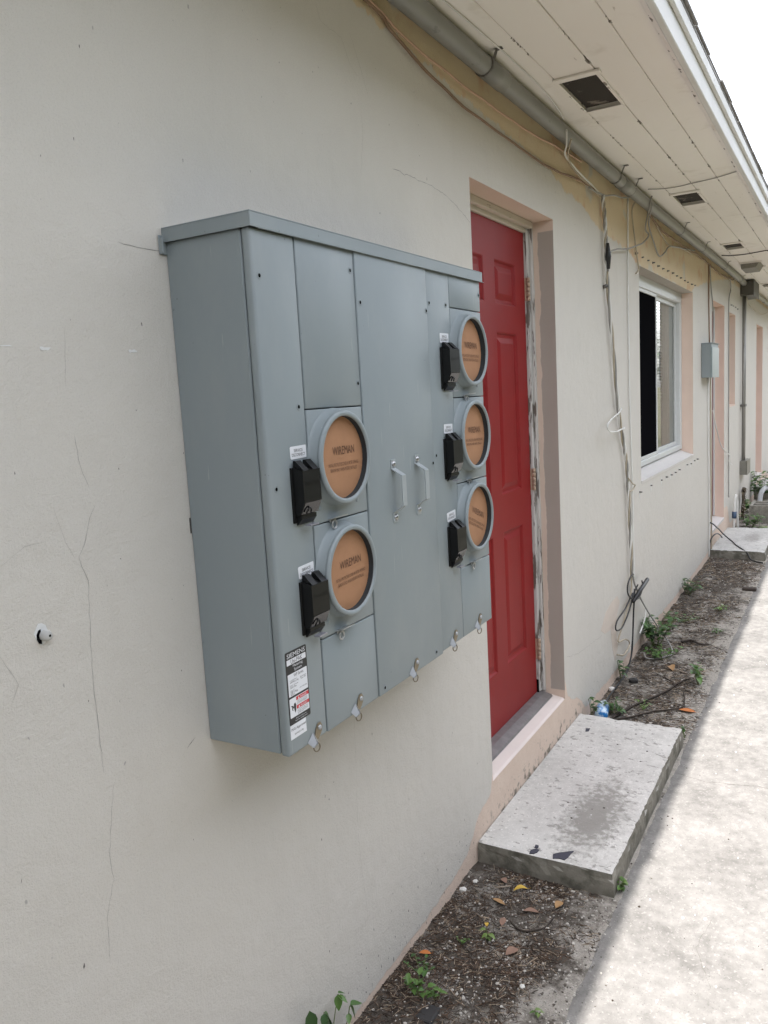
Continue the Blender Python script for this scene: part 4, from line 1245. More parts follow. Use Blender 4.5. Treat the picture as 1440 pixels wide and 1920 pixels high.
# vertical bundle of three, twisted round one another
core = [(4.13, -0.014, 2.56), (4.150, -0.014, 2.50), (4.175, -0.014, 2.40), (4.18, -0.014, 2.30), (4.200, -0.014, 2.12), (4.285, -0.014, 1.831), (4.38, -0.014, 1.496), (4.49, -0.014, 1.30), (4.545, -0.014, 1.19), (4.585, -0.014, 0.98), (4.615, -0.014, 0.75), (4.632, -0.014, 0.56)]
cp = smooth_path(core, 14)
def strand(ph_, amp, r, mat, label, tail):
    P = []
    for i, p_ in enumerate(cp):
        t_ = i * 0.33 + ph_
        am = amp * (0.6 + 0.5 * noise.noise(Vector((i * 0.06, ph_, 0))))
        P.append(p_ + Vector((am * math.cos(t_), -0.006 - 0.006 * math.sin(t_), 0)))
    P += smooth_path([P[-1]] + tail, 7)[1:]
    return tag(MB().tube(P, r * 0.8, 6).build("cable", mat), label, "cable")
strand(0.0, 0.013, 0.0062, C_white, "white strand of the vertical cable bundle with a loose end near the ground",
       [(4.66, -0.025, 0.50), (4.80, -0.030, 0.36), (4.93, -0.030, 0.28), (4.90, -0.030, 0.20), (4.78, -0.028, 0.15)])
strand(2.1, 0.013, 0.0060, C_grey, "grey strand of the vertical cable bundle trailing out over the dirt",
       [(4.68, -0.030, 0.46), (4.82, -0.045, 0.32), (4.95, -0.08, 0.18), (4.98, -0.15, 0.06), (4.86, -0.20, 0.022), (4.76, -0.16, 0.020), (4.69, -0.09, 0.030), (4.74, -0.06, 0.045)])
strand(4.2, 0.012, 0.0058, C_tan, "tan strand of the vertical cable bundle ending in a small ring by the peeled patch",
       [(4.62, -0.02, 0.46), (4.50, -0.02, 0.36), (4.33, -0.02, 0.27), (4.30, -0.02, 0.24), (4.45, -0.024, 0.21), (4.53, -0.026, 0.16), (4.42, -0.022, 0.13), (4.30, -0.012, 0.165)])
cable([(4.632, -0.030, 0.545), (4.56, -0.035, 0.555), (4.478, -0.035, 0.530), (4.462, -0.035, 0.480), (4.55, -0.035, 0.42), (4.70, -0.040, 0.385), (4.81, -0.040, 0.42), (4.80, -0.040, 0.47)], 0.0054, C_black, "black cable coil knotted round the cable bundle near the ground")
cable([(4.60, -0.030, 0.44), (4.42, -0.032, 0.40), (4.24, -0.03, 0.375), (4.22, -0.03, 0.33), (4.34, -0.03, 0.31), (4.50, -0.032, 0.36), (4.60, -0.034, 0.43), (4.70, -0.038, 0.47)], 0.0054, C_black, "large loop of black cable hanging left of the bundle knot")
cable([(4.63, -0.036, 0.46), (4.60, -0.035, 0.33), (4.57, -0.035, 0.18), (4.52, -0.035, 0.08), (4.38, -0.035, 0.030), (4.18, -0.032, 0.022), (4.02, -0.030, 0.020), (3.93, -0.035, 0.018)], 0.0065, C_black, "black cable dropping to the foot of the wall by the blue bottle")
tag(MB().tube([(4.55, -0.045, 0.405), (4.70, -0.05, 0.435), (4.88, -0.055, 0.462)], 0.013, 8, radii=[0.010, 0.013, 0.012]).build("cable_connector", C_black), "black plug sticking out of the cable knot", "connector")
tag(MB().tube([(4.172, -0.03, 2.335), (4.178, -0.03, 2.27), (4.18, -0.03, 2.21)], 0.012, 8, radii=[0.007, 0.015, 0.008]).build("cable_splice", C_black), "black splice taped on the bundle near its top", "connector")
cable([(4.40, -0.03, 1.508), (4.25, -0.055, 1.490), (4.08, -0.06, 1.468), (3.99, -0.06, 1.440), (4.03, -0.06, 1.408), (4.16, -0.06, 1.396), (4.32, -0.05, 1.398), (4.46, -0.03, 1.400)], 0.0055, C_white, "white cable bowed out in an open loop left of the bundle")
cable([(4.71, -0.008, 2.652), (4.69, -0.008, 2.3), (4.682, -0.008, 1.724), (4.70, -0.008, 1.4), (4.724, -0.008, 1.083), (4.722, -0.010, 0.75), (4.715, -0.015, 0.50)], 0.0058, C_white, "straight white cable running down the wall left of the sliding window")
cable([(4.535, -0.03, 1.115), (4.64, -0.03, 1.07), (4.70, -0.03, 1.055), (4.64, -0.03, 1.035), (4.57, -0.03, 1.035)], 0.0050, C_tan, "short bent tan wire end poking from the bundle below the sill")
cable([(7.633, -0.012, 2.62), (7.632, -0.012, 2.331), (7.660, -0.014, 1.945)], 0.0075, C_brown, "straight brown cable entering the top of the blue-grey wall box")
cable([(7.68, -0.012, 2.62), (7.80, -0.012, 2.40), (7.86, -0.012, 2.30), (7.90, -0.014, 2.15), (7.86, -0.016, 2.0), (7.80, -0.02, 1.93)], 0.0070, C_grey, "grey cable curving down beside the second door frame")
cable([(7.60, -0.012, 1.652), (7.62, -0.012, 0.976), (7.66, -0.012, 0.42), (7.66, -0.012, 0.04)], 0.0085, C_white, "white cable running from the wall box down to the ground")
cable([(7.74, -0.012, 1.652), (7.765, -0.012, 0.976), (7.80, -0.012, 0.40), (7.80, -0.014, 0.06)], 0.0075, C_tan, "tan cable beside the white one below the wall box")
cable([(8.96, -0.02, 2.63), (9.06, -0.02, 2.58), (9.10, -0.014, 2.52), (8.99, -0.012, 2.44), (8.97, -0.012, 2.3), (8.985, -0.012, 1.689), (9.0, -0.012, 1.0), (9.02, -0.012, 0.404)], 0.0068, C_grey, "grey cable running down the wall between second door and small window")
cable([(10.16, -0.05, 2.54), (10.699, -0.03, 2.49), (11.3, -0.03, 2.47), (11.9, -0.03, 2.46), (12.6, -0.03, 2.50), (13.6, -0.03, 2.62)], 0.0060, C_tan, "thin tan cable sagging across the far wall beyond the pull box")
cable([(4.858, -0.085, 2.712), (4.938, -0.171, 2.7145), (4.920, -0.316, 2.7145), (4.878, -0.458, 2.7145), (4.831, -0.545, 2.7135)], 0.0035, C_grey, "thin cable crossing the soffit between conduit and eave")
cable([(7.866, -0.085, 2.710), (7.992, -0.231, 2.7125), (7.90, -0.454, 2.7125), (7.87, -0.55, 2.705)], 0.0055, C_black, "dark cable crossing the soffit near the third vent")
cable([(7.83, -0.02, 1.36), (8.000, -0.03, 1.177), (8.289, -0.03, 1.007), (8.70, -0.03, 0.90), (8.95, -0.025, 0.855), (8.97, -0.02, 0.785), (9.22, -0.02, 0.730)], 0.0065, C_white, "white wire trailing in front of the second door")
cable([(7.70, -0.015, 0.35), (7.75, -0.03, 0.33), (7.98, -0.045, 0.25), (8.20, -0.06, 0.165), (8.14, -0.15, 0.10), (8.02, -0.20, 0.092), (7.86, -0.26, 0.092), (7.76, -0.32, 0.07), (7.70, -0.36, 0.02), (7.62, -0.46, 0.015)], 0.0085, C_black, "black cable lying across the second concrete step")
cable([(7.68, -0.015, 0.10), (7.70, -0.02, 0.19), (7.85, -0.04, 0.22), (8.05, -0.05, 0.18), (8.18, -0.055, 0.13)], 0.0075, C_black, "black cable arched at the near corner of the second doorway")
# nail-like cable clip
tag(MB().tube([(4.192, 0.0, 2.127), (4.170, -0.020, 2.127)], 0.010, 8).build("wall_plug", M_dsteel), "small grey plug in the wall beside the cable bundle", "wall plug")

# ------------------------------------------------------------------ concrete steps
def slab(name, x0, x1, yf, ztop, mat, label, chipiness=1.0):
    bm_ = bmesh.new()
    nx_, ny_, nz_ = int((x1 - x0) / 0.02), int(yf / 0.02), 5
    s = MB()
    def pt(x, y, z):
        # rounded, chipped arrises
        v = Vector((x, y, z))
        ex = min(x - x0, x1 - x); ey = (y + yf); ez = ztop - z
        d = 0.0
        if z > ztop - 0.03:
            near = min(ex, ey)
            if near < 0.03:
                d = max(0.0, noise.noise(v * 34.0 + Vector((3, 1, 7))) * 0.011 + 0.001) * chipiness
        k = 1 - max(0, min(1, ez / 0.03))
        ox = 0.0
        if ex < 0.006: ox = (d + 0.004 * k) * (1 if x - x0 < x1 - x else -1)
        oy = (d + 0.004 * k) if ey < 0.006 else 0.0
        wav = 0.0025 * noise.noise(v * 6.0)
        return (x + ox + (wav if ex < 0.006 else 0), y + oy + (wav if ey < 0.006 else 0), z - (d * 0.55 if min(ex, ey) < 0.006 and ez < 0.002 else 0) + (wav * 0.6 if ez < 0.002 else 0))
    X = [x0 + (x1 - x0) * i / nx_ for i in range(nx_ + 1)]
    Y = [-yf + (yf - 0.003) * j / ny_ for j in range(ny_ + 1)]
    Z = [-0.05, 0.0, ztop * 0.35, ztop * 0.65, ztop - 0.02, ztop - 0.006, ztop]
    def sheet(A, B, fn):
        vs = [fn(a, b_) for a in A for b_ in B]; fs = []
        nb = len(B)
        for i in range(len(A) - 1):
            for j in range(nb - 1):
                fs.append((i * nb + j, i * nb + j + 1, (i + 1) * nb + j + 1, (i + 1) * nb + j))
        s.add(vs, fs, 0, False)
    sheet(X, Y, lambda a, b_: pt(a, b_, ztop))
    sheet(X, Z, lambda a, b_: pt(a, -yf, b_))
    sheet(Y, Z, lambda a, b_: pt(x0, a, b_))
    sheet(Y, Z, lambda a, b_: pt(x1, a, b_))
    o = s.build(name, mat)
    bm2 = bmesh.new(); bm2.from_mesh(o.data); bmesh.ops.remove_doubles(bm2, verts=bm2.verts, dist=0.0008); bmesh.ops.recalc_face_normals(bm2, faces=bm2.faces); bm2.to_mesh(o.data); bm2.free()
    return tag(o, label, "step", "concrete doorsteps")
step1 = slab("concrete_step", 2.379, 3.622, 0.4724, 0.0853, M_step, "worn pale concrete step below the red door with dark scuffs")
step2 = slab("concrete_step", 7.77, 9.04, 0.465, 0.085, M_step2, "concrete step below the second door with a black cable across it")
step3 = slab("concrete_step", 11.75, 12.95, 0.465, 0.16, M_step2, "farthest concrete step below the far orange doorway")
M_slate = plain("slate_paint", (0.045, 0.045, 0.062), 0.8, var=0.3, scale=60)
def scuff(pts):
    c = MB(); c.prism_z(pts, 0.083, 0.0882); c.build("paint_scuff", M_slate, step1)
scuff([(2.392, -0.268), (2.415, -0.262), (2.43, -0.275), (2.448, -0.300), (2.462, -0.318), (2.440, -0.314), (2.418, -0.312), (2.398, -0.306), (2.40, -0.288)])
scuff([(2.388, -0.188), (2.408, -0.186), (2.425, -0.200), (2.420, -0.212), (2.404, -0.210), (2.392, -0.202)])
scuff([(2.428, -0.192), (2.446, -0.190), (2.444, -0.202), (2.430, -0.204)])
scuff([(3.42, -0.085), (3.45, -0.078), (3.46, -0.095), (3.43, -0.098)])

# ------------------------------------------------------------------ loose litter on the dirt
def rnd_spot(near=True):
    while True:
        if near:
            x = random.uniform(1.45, 2.375)
        else:
            x = 3.63 + (random.random() ** 1.4) * 4.1
        y = random.uniform(-0.49, 0.0)
        k = noise.noise(Vector((x * 4, y * 4, 1.7)))
        dens = 0.55 + 0.9 * k - max(0, (-y - 0.33)) * 4.0
        if random.random() < dens:
            return x, y
def twig(mb, x, y, L, r, mat, tilt=0.25):
    a = random.uniform(0, 2 * math.pi)
    z = dirt_h(x, y) + r
    d = Vector((math.cos(a), math.sin(a), random.uniform(-0.05, tilt)))
    m_ = Vector((random.uniform(-.2, .2), random.uniform(-.2, .2), 0.06)) * L
    p0 = Vector((x, y, z)); mb.tube([p0 - d * L / 2 * Vector((1, 1, 0)).length / 1.4142, p0 + m_ * 0.5, p0 + d * L / 2], r, 3, mat, False, False)
mu = MB()
for i in range(7000):
    x, y = rnd_spot(True)
    twig(mu, x, y, random.uniform(0.008, 0.035), random.uniform(0.0005, 0.0012), random.choice((0, 0, 0, 1, 1, 2)))
for i in range(8000):
    x, y = rnd_spot(False)
    twig(mu, x, y, random.uniform(0.010, 0.045), random.uniform(0.0006, 0.0014), random.choice((0, 0, 1, 2, 2)))
tag(mu.build("mulch", [plain("mulch_dark", (0.035, 0.022, 0.015), 0.9, var=0.4, scale=40), plain("mulch_brown", (0.10, 0.06, 0.038), 0.9, var=0.4, scale=40), plain("mulch_pale", (0.30, 0.235, 0.17), 0.9, var=0.4, scale=40)]),
    "dark dead needles and twig bits scattered over the dirt strip", "mulch", kind="stuff")
pe = MB()
ico = bmesh.new(); bmesh.ops.create_icosphere(ico, subdivisions=1, radius=1.0)
iv = [v.co.copy() for v in ico.verts]; ico.verts.index_update(); ifc = [[v.index for v in f_.verts] for f_ in ico.faces]; ico.free()
def pebble(mb, x, y, r, mat, zoff=0.3):
    s = Vector((random.uniform(0.7, 1.3), random.uniform(0.7, 1.2), random.uniform(0.45, 0.8))) * r
    a = random.uniform(0, 6.28); ca_, sa = math.cos(a), math.sin(a)
    z = dirt_h(x, y) + r * zoff
    vs = []
    for v in iv:
        k = 1 + random.uniform(-0.18, 0.18)
        px, py, pz_ = v.x * s.x * k, v.y * s.y * k, v.z * s.z * k
        vs.append((x + px * ca_ - py * sa, y + px * sa + py * ca_, z + pz_))
    mb.add(vs, ifc, mat, False)
for i in range(5200):
    near = random.random() < 0.55
    x = random.uniform(1.45, 2.37) if near else 3.63 + random.random() ** 1.3 * 4.1
    y = -0.53 * random.random() ** 0.7
    pebble(pe, x, y, (0.0012 + 0.004 * random.random() ** 3) * (1.0 if near else 1.5), random.choice((0, 0, 1, 2)))
tag(pe.build("pebbles", [plain("pebble_pale", (0.46, 0.43, 0.39), 0.9, var=0.2, scale=60), plain("pebble_grey", (0.26, 0.24, 0.22), 0.9, var=0.3, scale=60), plain("pebble_dark", (0.10, 0.085, 0.07), 0.9, var=0.3, scale=60)]),
    "pale grit and small pebbles scattered over the dirt strip", "pebbles", kind="stuff")
# crumbs on the walkway and step
cr = MB()
for i in range(230):
    if random.random() < 0.72:
        x = 1.9 + random.random() ** 1.5 * 6; y = random.uniform(-0.49, -1.0) if random.random() < 0.4 else random.uniform(-0.475, -0.56)
        zz = 0.0065
    else:
        x = random.uniform(2.41, 3.6); y = random.uniform(-0.44, -0.03); zz = 0.0855
    r = 0.0010 + 0.0035 * random.random() ** 2.5
    s = [(v.x * r * random.uniform(.7, 1.4) + x, v.y * r * random.uniform(.7, 1.4) + y, v.z * r * 0.5 + zz) for v in iv]
    cr.add(s, ifc, random.choice((0, 0, 1, 2)))
tag(cr.build("crumbs", [plain("mulch_dark", (0, 0, 0)), plain("pebble_dark", (0, 0, 0)), plain("pebble_pale", (0, 0, 0))]),
    "dark crumbs of dirt and grit strewn over step and walkway", "grit", kind="stuff")

fk = MB()
for i in range(46):
    x = 1.95 + random.random() ** 1.6 * 4; y = random.uniform(-0.56, -1.05); r = random.uniform(0.003, 0.010)
    n = 6; a0 = random.uniform(0, 6); el = random.uniform(0.3, 0.9)
    fk.prism_z([(x + r * math.cos(a0 + k) * random.uniform(.5, 1), y + r * el * math.sin(a0 + k) * random.uniform(.5, 1)) for k in range(n)], 0.0058, 0.0072)
tag(fk.build("paint_flecks", M_chip), "white paint flecks dotted over the sunlit walkway", "paint flecks", kind="stuff")
# single stones, leaves, sticks that can be picked out
def stone(x, y, r, mat, label, flat=0.6):
    s = MB(); st_ = random.getstate(); pebble(s, x, y, r, 0, 0.35)
    o = s.build("stone", mat); tag(o, label, "stone")
M_white_st = plain("white_stone", (0.62, 0.60, 0.57), 0.9, var=0.15, scale=40)
M_black_st = plain("black_stone", (0.028, 0.026, 0.026), 0.8, var=0.3, scale=50)
stone(2.205, -0.022, 0.012, M_white_st, "white stone against the wall just before the near step")
stone(2.262, -0.042, 0.009, M_white_st, "smaller white stone between the wall and the near step corner")
stone(4.145, -0.018, 0.022, M_white_st, "white stone by the wall past the blue bottle")
stone(1.885, -0.345, 0.009, M_white_st, "pale pebble in the middle of the near dirt patch")
stone(4.30, -0.10, 0.035, M_black_st, "black lump of debris on the dirt past the blue bottle")
bs = MB(); bs.box((1.645, -0.135, 0.004), (1.71, -0.185, 0.019), 0, 0.007, 2)
tag(bs.build("stone", M_black_st), "flat black stone in the weeds at the bottom edge", "stone")

leaf_me = {}
def leaf_mesh(key, L, W_, curl, mat):
    lm = MB(); n = 6; vs = []; fs = []
    for i in range(n + 1):
        t_ = i / n
        w_ = W_ * math.sin(math.pi * min(1, t_ * 0.96 + 0.02)) ** 0.8
        z = curl * L * math.sin(t_ * math.pi) * 0.25
        vs += [((t_ - 0.5) * L, -w_ / 2, z + w_ * curl * 0.6), ((t_ - 0.5) * L, 0, z), ((t_ - 0.5) * L, w_ / 2, z + w_ * curl * 0.6)]
    for i in range(n):
        a = i * 3
        fs += [(a, a + 1, a + 4, a + 3), (a + 1, a + 2, a + 5, a + 4)]
    low = [(x_, y_, z_ - 0.0006) for x_, y_, z_ in vs]
    nv = len(vs)
    lm.add(vs + low, fs + [tuple(nv + q for q in f_)[::-1] for f_ in fs], 0, True)
    lm.tube([(-L / 2, 0, 0), (-L * 0.72, 0.05 * L, 0.004)], 0.0006, 4, 0)
    return lm
def fallen_leaf(x, y, L, W_, curl, mat, rz, label, dz=0.006, tilt=(0, 0)):
    o = leaf_mesh(None, L, W_, curl, mat).build("fallen_leaf", mat, None, (x, y, dirt_h(x, y) + dz))
    o.rotation_euler = (tilt[0], tilt[1], rz)
    tag(o, label, "leaf", "fallen leaves")
L_or = plain("leaf_orange", (0.46, 0.15, 0.035), 0.6, var=0.35, scale=30)
L_yel = plain("leaf_yellow", (0.50, 0.33, 0.05), 0.6, var=0.3, scale=40)
L_tan = plain("leaf_tan", (0.34, 0.20, 0.09), 0.7, var=0.3, scale=40)
L_pink = plain("leaf_dull_brown", (0.24, 0.145, 0.105), 0.8, var=0.3, scale=40)
fallen_leaf(4.015, -0.425, 0.080, 0.042, 0.12, L_or, 1.5, "large orange leaf lying at the far outer corner of the near step")
fallen_leaf(2.285, -0.193, 0.046, 0.020, 0.5, L_yel, 2.2, "curled yellow leaf nearest to the near step", 0.008)
fallen_leaf(2.205, -0.148, 0.050, 0.017, 0.2, L_tan, 1.3, "long tan leaf lying beside the yellow one before the near step", 0.007)
fallen_leaf(1.870, -0.054, 0.034, 0.018, 0.2, L_or, 1.9, "small orange leaf near the wall by the front weeds", 0.006)
fallen_leaf(2.070, -0.163, 0.018, 0.013, 0.4, L_yel, 0.5, "tiny bright yellow leaf in the middle of the mulch", 0.007)
fallen_leaf(2.110, -0.200, 0.040, 0.020, 0.2, L_pink, 0.2, "dull brown leaf in the mulch below the tan leaf", 0.006)
fallen_leaf(2.005, -0.270, 0.045, 0.030, 0.3, L_pink, 2.6, "broad dull brown leaf flake in the near dirt", 0.006)
fallen_leaf(2.190, -0.262, 0.048, 0.020, 0.3, L_pink, 1.8, "narrow dull brown leaf near the outer side of the mulch", 0.007)
fallen_leaf(2.310, -0.125, 0.030, 0.022, 0.3, L_pink, 0.9, "rounded brown leaf close under the near step face", 0.008)
fallen_leaf(2.260, -0.330, 0.038, 0.026, 0.3, L_tan, 2.9, "pale brown leaf near the outer front corner of the step", 0.006)
fallen_leaf(4.58, -0.24, 0.07, 0.05, 0.5, L_tan, 0.6, "crumpled tan leaf beside the wall weeds past the step", 0.008)

def stick(pts, r0, r1, mat, label, cat="stick"):
    P = smooth_path(pts, 5)
    P = [p_ + Vector((noise.noise(p_ * 22) * 0.006, noise.noise(p_ * 22 + Vector((4, 4, 4))) * 0.006, 0)) for p_ in P]
    r0 *= 0.62; r1 *= 0.62
    rad = [r0 + (r1 - r0) * i / (len(P) - 1) for i in range(len(P))]
    tag(MB().tube(P, r0, 6, 0, True, True, rad).build("stick", mat), label, cat)
M_bark = plain("stick_dark", (0.045, 0.034, 0.027), 0.9, var=0.4, scale=50)
M_bark2 = plain("stick_pale", (0.33, 0.27, 0.21), 0.9, var=0.3, scale=50)
stick([(3.70, -0.10, 0.022), (3.929, -0.162, 0.020), (4.162, -0.258, 0.018), (4.332, -0.308, 0.018), (4.450, -0.343, 0.014), (4.46, -0.36, 0.012)], 0.012, 0.005, M_bark, "long dark forked branch lying beyond the near step")
stick([(3.75, -0.12, 0.016), (3.85, -0.215, 0.018), (3.943, -0.289, 0.018), (4.03, -0.390, 0.016), (4.12, -0.395, 0.016), (4.26, -0.370, 0.018)], 0.009, 0.005, M_bark, "dark curved branch close behind the near step ending at the orange leaf")
stick([(4.50, -0.17, 0.014), (4.42, -0.25, 0.018), (4.369, -0.293, 0.022), (4.27, -0.33, 0.02)], 0.006, 0.004, M_bark, "short dark stick crossing above the forked branch")
stick([(4.52, -0.16, 0.013), (4.60, -0.25, 0.014), (4.56, -0.33, 0.013)], 0.006, 0.004, M_bark2, "pale bent twig beyond the forked branch")
stick([(5.116, -0.205, 0.016), (5.16, -0.26, 0.020), (5.10, -0.32, 0.018), (5.115, -0.372, 0.016)], 0.012, 0.010, M_bark, "dark knobbly stick on the dirt past the leafy weeds")
stick([(2.30, -0.155, 0.012), (2.26, -0.115, 0.020)], 0.004, 0.003, M_bark2, "short pale twig stub near the foot of the near step")
stick([(2.04, -0.175, 0.010), (2.02, -0.135, 0.011), (1.99, -0.115, 0.010)], 0.0035, 0.002, M_bark2, "pale straight twig beside the small green sprig")
stick([(2.13, -0.215, 0.012), (2.10, -0.27, 0.014), (2.14, -0.325, 0.016), (2.20, -0.335, 0.016)], 0.006, 0.004, M_bark, "dark hooked twig in the mulch before the step")
stick([(1.98, -0.09, 0.009), (1.95, -0.15, 0.012), (1.93, -0.19, 0.010)], 0.0025, 0.0015, M_bark, "thin dark twig lying across the front mulch")
bs = MB(); bs.box((6.60, -0.40, 0.003), (6.66, -0.50, 0.028), 0, 0.006, 1)
tag(bs.build("wood_offcut", M_bark), "short dark piece of wood at the walkway edge before the second step", "wood piece")

# ------------------------------------------------------------------ blue bottle
bt = thing("plastic_bottle", (3.80, -0.05, 0.03), "crushed clear bottle with blue label lying against the wall behind the near step", "bottle")
def mat_label():
    m, nt, b = new_mat("bottle_label")
    co = coords(nt)
    f = noise_tex(nt, co, 40, 3)
    c = mix(nt, ramp(nt, f, [(0.46, 0), (0.54, 1)]), (0.03, 0.22, 0.58), (0.55, 0.68, 0.80))
    lk(nt, c, b.inputs["Base Color"]); b.inputs["Roughness"].default_value = 0.3
    return m
ax = Vector((0.80, 0.13, 0.0)).normalized()
p0 = Vector((3.735, -0.070, 0.036))
prof = [(0.0, 0.020), (0.006, 0.030), (0.02, 0.032), (0.10, 0.032)]
MB().tube([p0 + ax * a for a, r in prof], 0.03, 16, 0, True, True, [r for a, r in prof]).build("label_wrap", mat_label(), bt)
prof = [(0.1005, 0.0315), (0.13, 0.031), (0.155, 0.020), (0.17, 0.012), (0.19, 0.012)]
MB().tube([p0 + ax * a for a, r in prof], 0.03, 16, 0, True, True, [r for a, r in prof]).build("bottle_neck", plain("clear_plastic", (0.45, 0.52, 0.56), 0.15, var=0.1), bt)

# ------------------------------------------------------------------ weeds
M_leaf = []
for i, c in enumerate([(0.055, 0.125, 0.025), (0.085, 0.165, 0.035), (0.035, 0.085, 0.020), (0.13, 0.20, 0.05)]):
    m, nt, b = new_mat("leaf_green")
    co = coords(nt)
    cc = mix(nt, noise_tex(nt, co, 60, 3), tuple(q * 0.7 for q in c), tuple(q * 1.25 for q in c))
    lk(nt, cc, b.inputs["Base Color"]); b.inputs["Roughness"].default_value = 0.45
    b.inputs["Subsurface Weight"].default_value = 0.0
    M_leaf.append(m)
M_stem = plain("weed_stem", (0.12, 0.15, 0.05), 0.6, var=0.2)
def add_leaf(mb, base, dirv, L, W_, mat, droop=0.3):
    d = dirv.normalized()
    side = d.cross(Vector((0, 0, 1)))
    if side.length < 1e-3: side = Vector((1, 0, 0))
    side.normalize(); nrm = side.cross(d)
    n = 5; vs = []; fs = []
    for i in range(n + 1):
        t_ = i / n
        w_ = W_ * (math.sin(math.pi * (t_ ** 0.75) * 0.97 + 0.03)) * 0.5
        c = base + d * (L * t_) - Vector((0, 0, 1)) * (droop * L * t_ * t_)
        vs += [c - side * w_ + nrm * (w_ * 0.35), c, c + side * w_ + nrm * (w_ * 0.35)]
    for i in range(n):
        a = i * 3
        fs += [(a, a + 1, a + 4, a + 3), (a + 1, a + 2, a + 5, a + 4)]
    mb.add(vs, fs, mat, True)
def weed(x, y, h, spread, nst, nlf, L, label, mats=(0, 1), name="weed", tip=None, z=None):
    zb = dirt_h(x, y) if z is None else z
    t_ = thing(name, (x, y, zb), label, "weed", "weeds along the wall foot")
    sm_ = MB(); lf = MB()
    for k in range(nst):
        a = random.uniform(0, 6.28); rr = spread * random.uniform(0.3, 1.0)
        top = Vector((x + rr * math.cos(a), min(-0.012, y + rr * math.sin(a)), zb + h * random.uniform(0.55, 1.0)))
        b0 = Vector((x + 0.15 * rr * math.cos(a), y + 0.15 * rr * math.sin(a), zb - 0.004))
        mid_ = (b0 + top) / 2 + Vector((random.uniform(-.2, .2), random.uniform(-.2, .2), 0.1)) * h * 0.3
        P = smooth_path([b0, mid_, top], 5)
        sm_.tube(P, 0.0012, 4, 0, True, False)
        for q in range(nlf):
            p_ = P[min(len(P) - 1, int((0.35 + 0.65 * (q + 1) / nlf) * (len(P) - 1)))]
            a2 = random.uniform(0, 6.28)
            d = Vector((math.cos(a2), math.sin(a2), random.uniform(0.0, 0.6)))
            if p_.y > -0.03: d.y = -abs(d.y)
            l_ = L * random.uniform(0.6, 1.15)
            add_leaf(lf, p_, d, l_, l_ * random.uniform(0.5, 0.75), random.randrange(2), random.uniform(0.1, 0.5))
    sm_.build("stem", M_stem, t_)
    lf.build("foliage", [M_leaf[mats[0]], M_leaf[mats[1]]], t_)
    return t_
weed(1.715, -0.105, 0.055, 0.045, 7, 3, 0.026, "leafy weed cluster in the near dirt by the black stone", (0, 1))
weed(1.80, -0.075, 0.03, 0.05, 6, 3, 0.014, "low fine-leaved weed behind the front cluster near the wall", (0, 2))
weed(1.735, -0.160, 0.035, 0.025, 3, 3, 0.022, "small weed on the walkway side of the front cluster", (1, 1))
weed(2.015, -0.190, 0.035, 0.018, 3, 2, 0.024, "single bright green sprig in the middle of the mulch", (1, 3))
weed(1.97, -0.125, 0.02, 0.03, 4, 2, 0.014, "tiny green sprig left of the pale straight twig", (0, 1))
weed(1.80, -0.415, 0.02, 0.015, 2, 3, 0.018, "tiny weed near the walkway edge at the bottom of the picture", (1, 3))
weed(2.425, -0.482, 0.075, 0.022, 4, 3, 0.030, "bright green weed growing at the outer front corner of the near step", (3, 1), z=0.0)
weed(3.70, -0.470, 0.05, 0.02, 3, 2, 0.035, "round-leaved weed at the outer far corner of the near step", (0, 2), z=0.0)
weed(3.72, -0.030, 0.12, 0.03, 4, 2, 0.040, "dark leafy weed between the blue bottle and the wall", (2, 0))
weed(3.86, -0.105, 0.07, 0.08, 12, 3, 0.030, "spreading green weed right of the blue bottle", (0, 2))
weed(3.97, -0.22, 0.04, 0.05, 5, 3, 0.024, "small sparse weed under the dark branches", (1, 3))
weed(4.32, -0.030, 0.11, 0.04, 6, 3, 0.040, "green weed at the wall foot below the cable loop", (2, 0))
weed(4.98, -0.080, 0.20, 0.14, 26, 4, 0.052, "biggest bushy weed clump at the wall where the cables end", (0, 2))
weed(4.76, -0.170, 0.07, 0.12, 16, 4, 0.032, "low feathery weed in front of the bushy clump", (0, 1))
weed(4.42, -0.415, 0.11, 0.06, 7, 3, 0.050, "lone broad-leaved weed near the walkway edge past the step", (0, 1))
weed(5.55, -0.12, 0.05, 0.14, 12, 3, 0.03, "thin green patch along the wall past the bushy clump", (0, 2))
weed(5.95, -0.32, 0.04, 0.06, 6, 3, 0.03, "faint weed in the open dirt before the second step", (1, 3))
weed(6.32, -0.050, 0.11, 0.10, 12, 4, 0.045, "weed clump at the wall foot below the sliding window", (0, 2))
weed(5.4, -0.38, 0.03, 0.03, 4, 3, 0.03, "tiny weed tuft by the dark knobbly stick", (1, 0))
weed(9.45, -0.18, 0.16, 0.14, 18, 4, 0.06, "green weeds between the second step and the concrete block", (0, 1))
weed(9.35, -0.38, 0.06, 0.14, 14, 4, 0.05, "low grass tuft in front of the concrete block", (1, 3))
weed(11.3, -0.14, 0.45, 0.22, 24, 4, 0.09, "tall leafy plant beyond the concrete block", (0, 1))
weed(11.5, -0.38, 0.40, 0.2, 18, 4, 0.09, "tall leafy plant at the right edge beyond the block", (0, 2))
weed(10.55, -0.06, 0.16, 0.10, 10, 4, 0.07, "weed against the wall behind the concrete block", (0, 1))
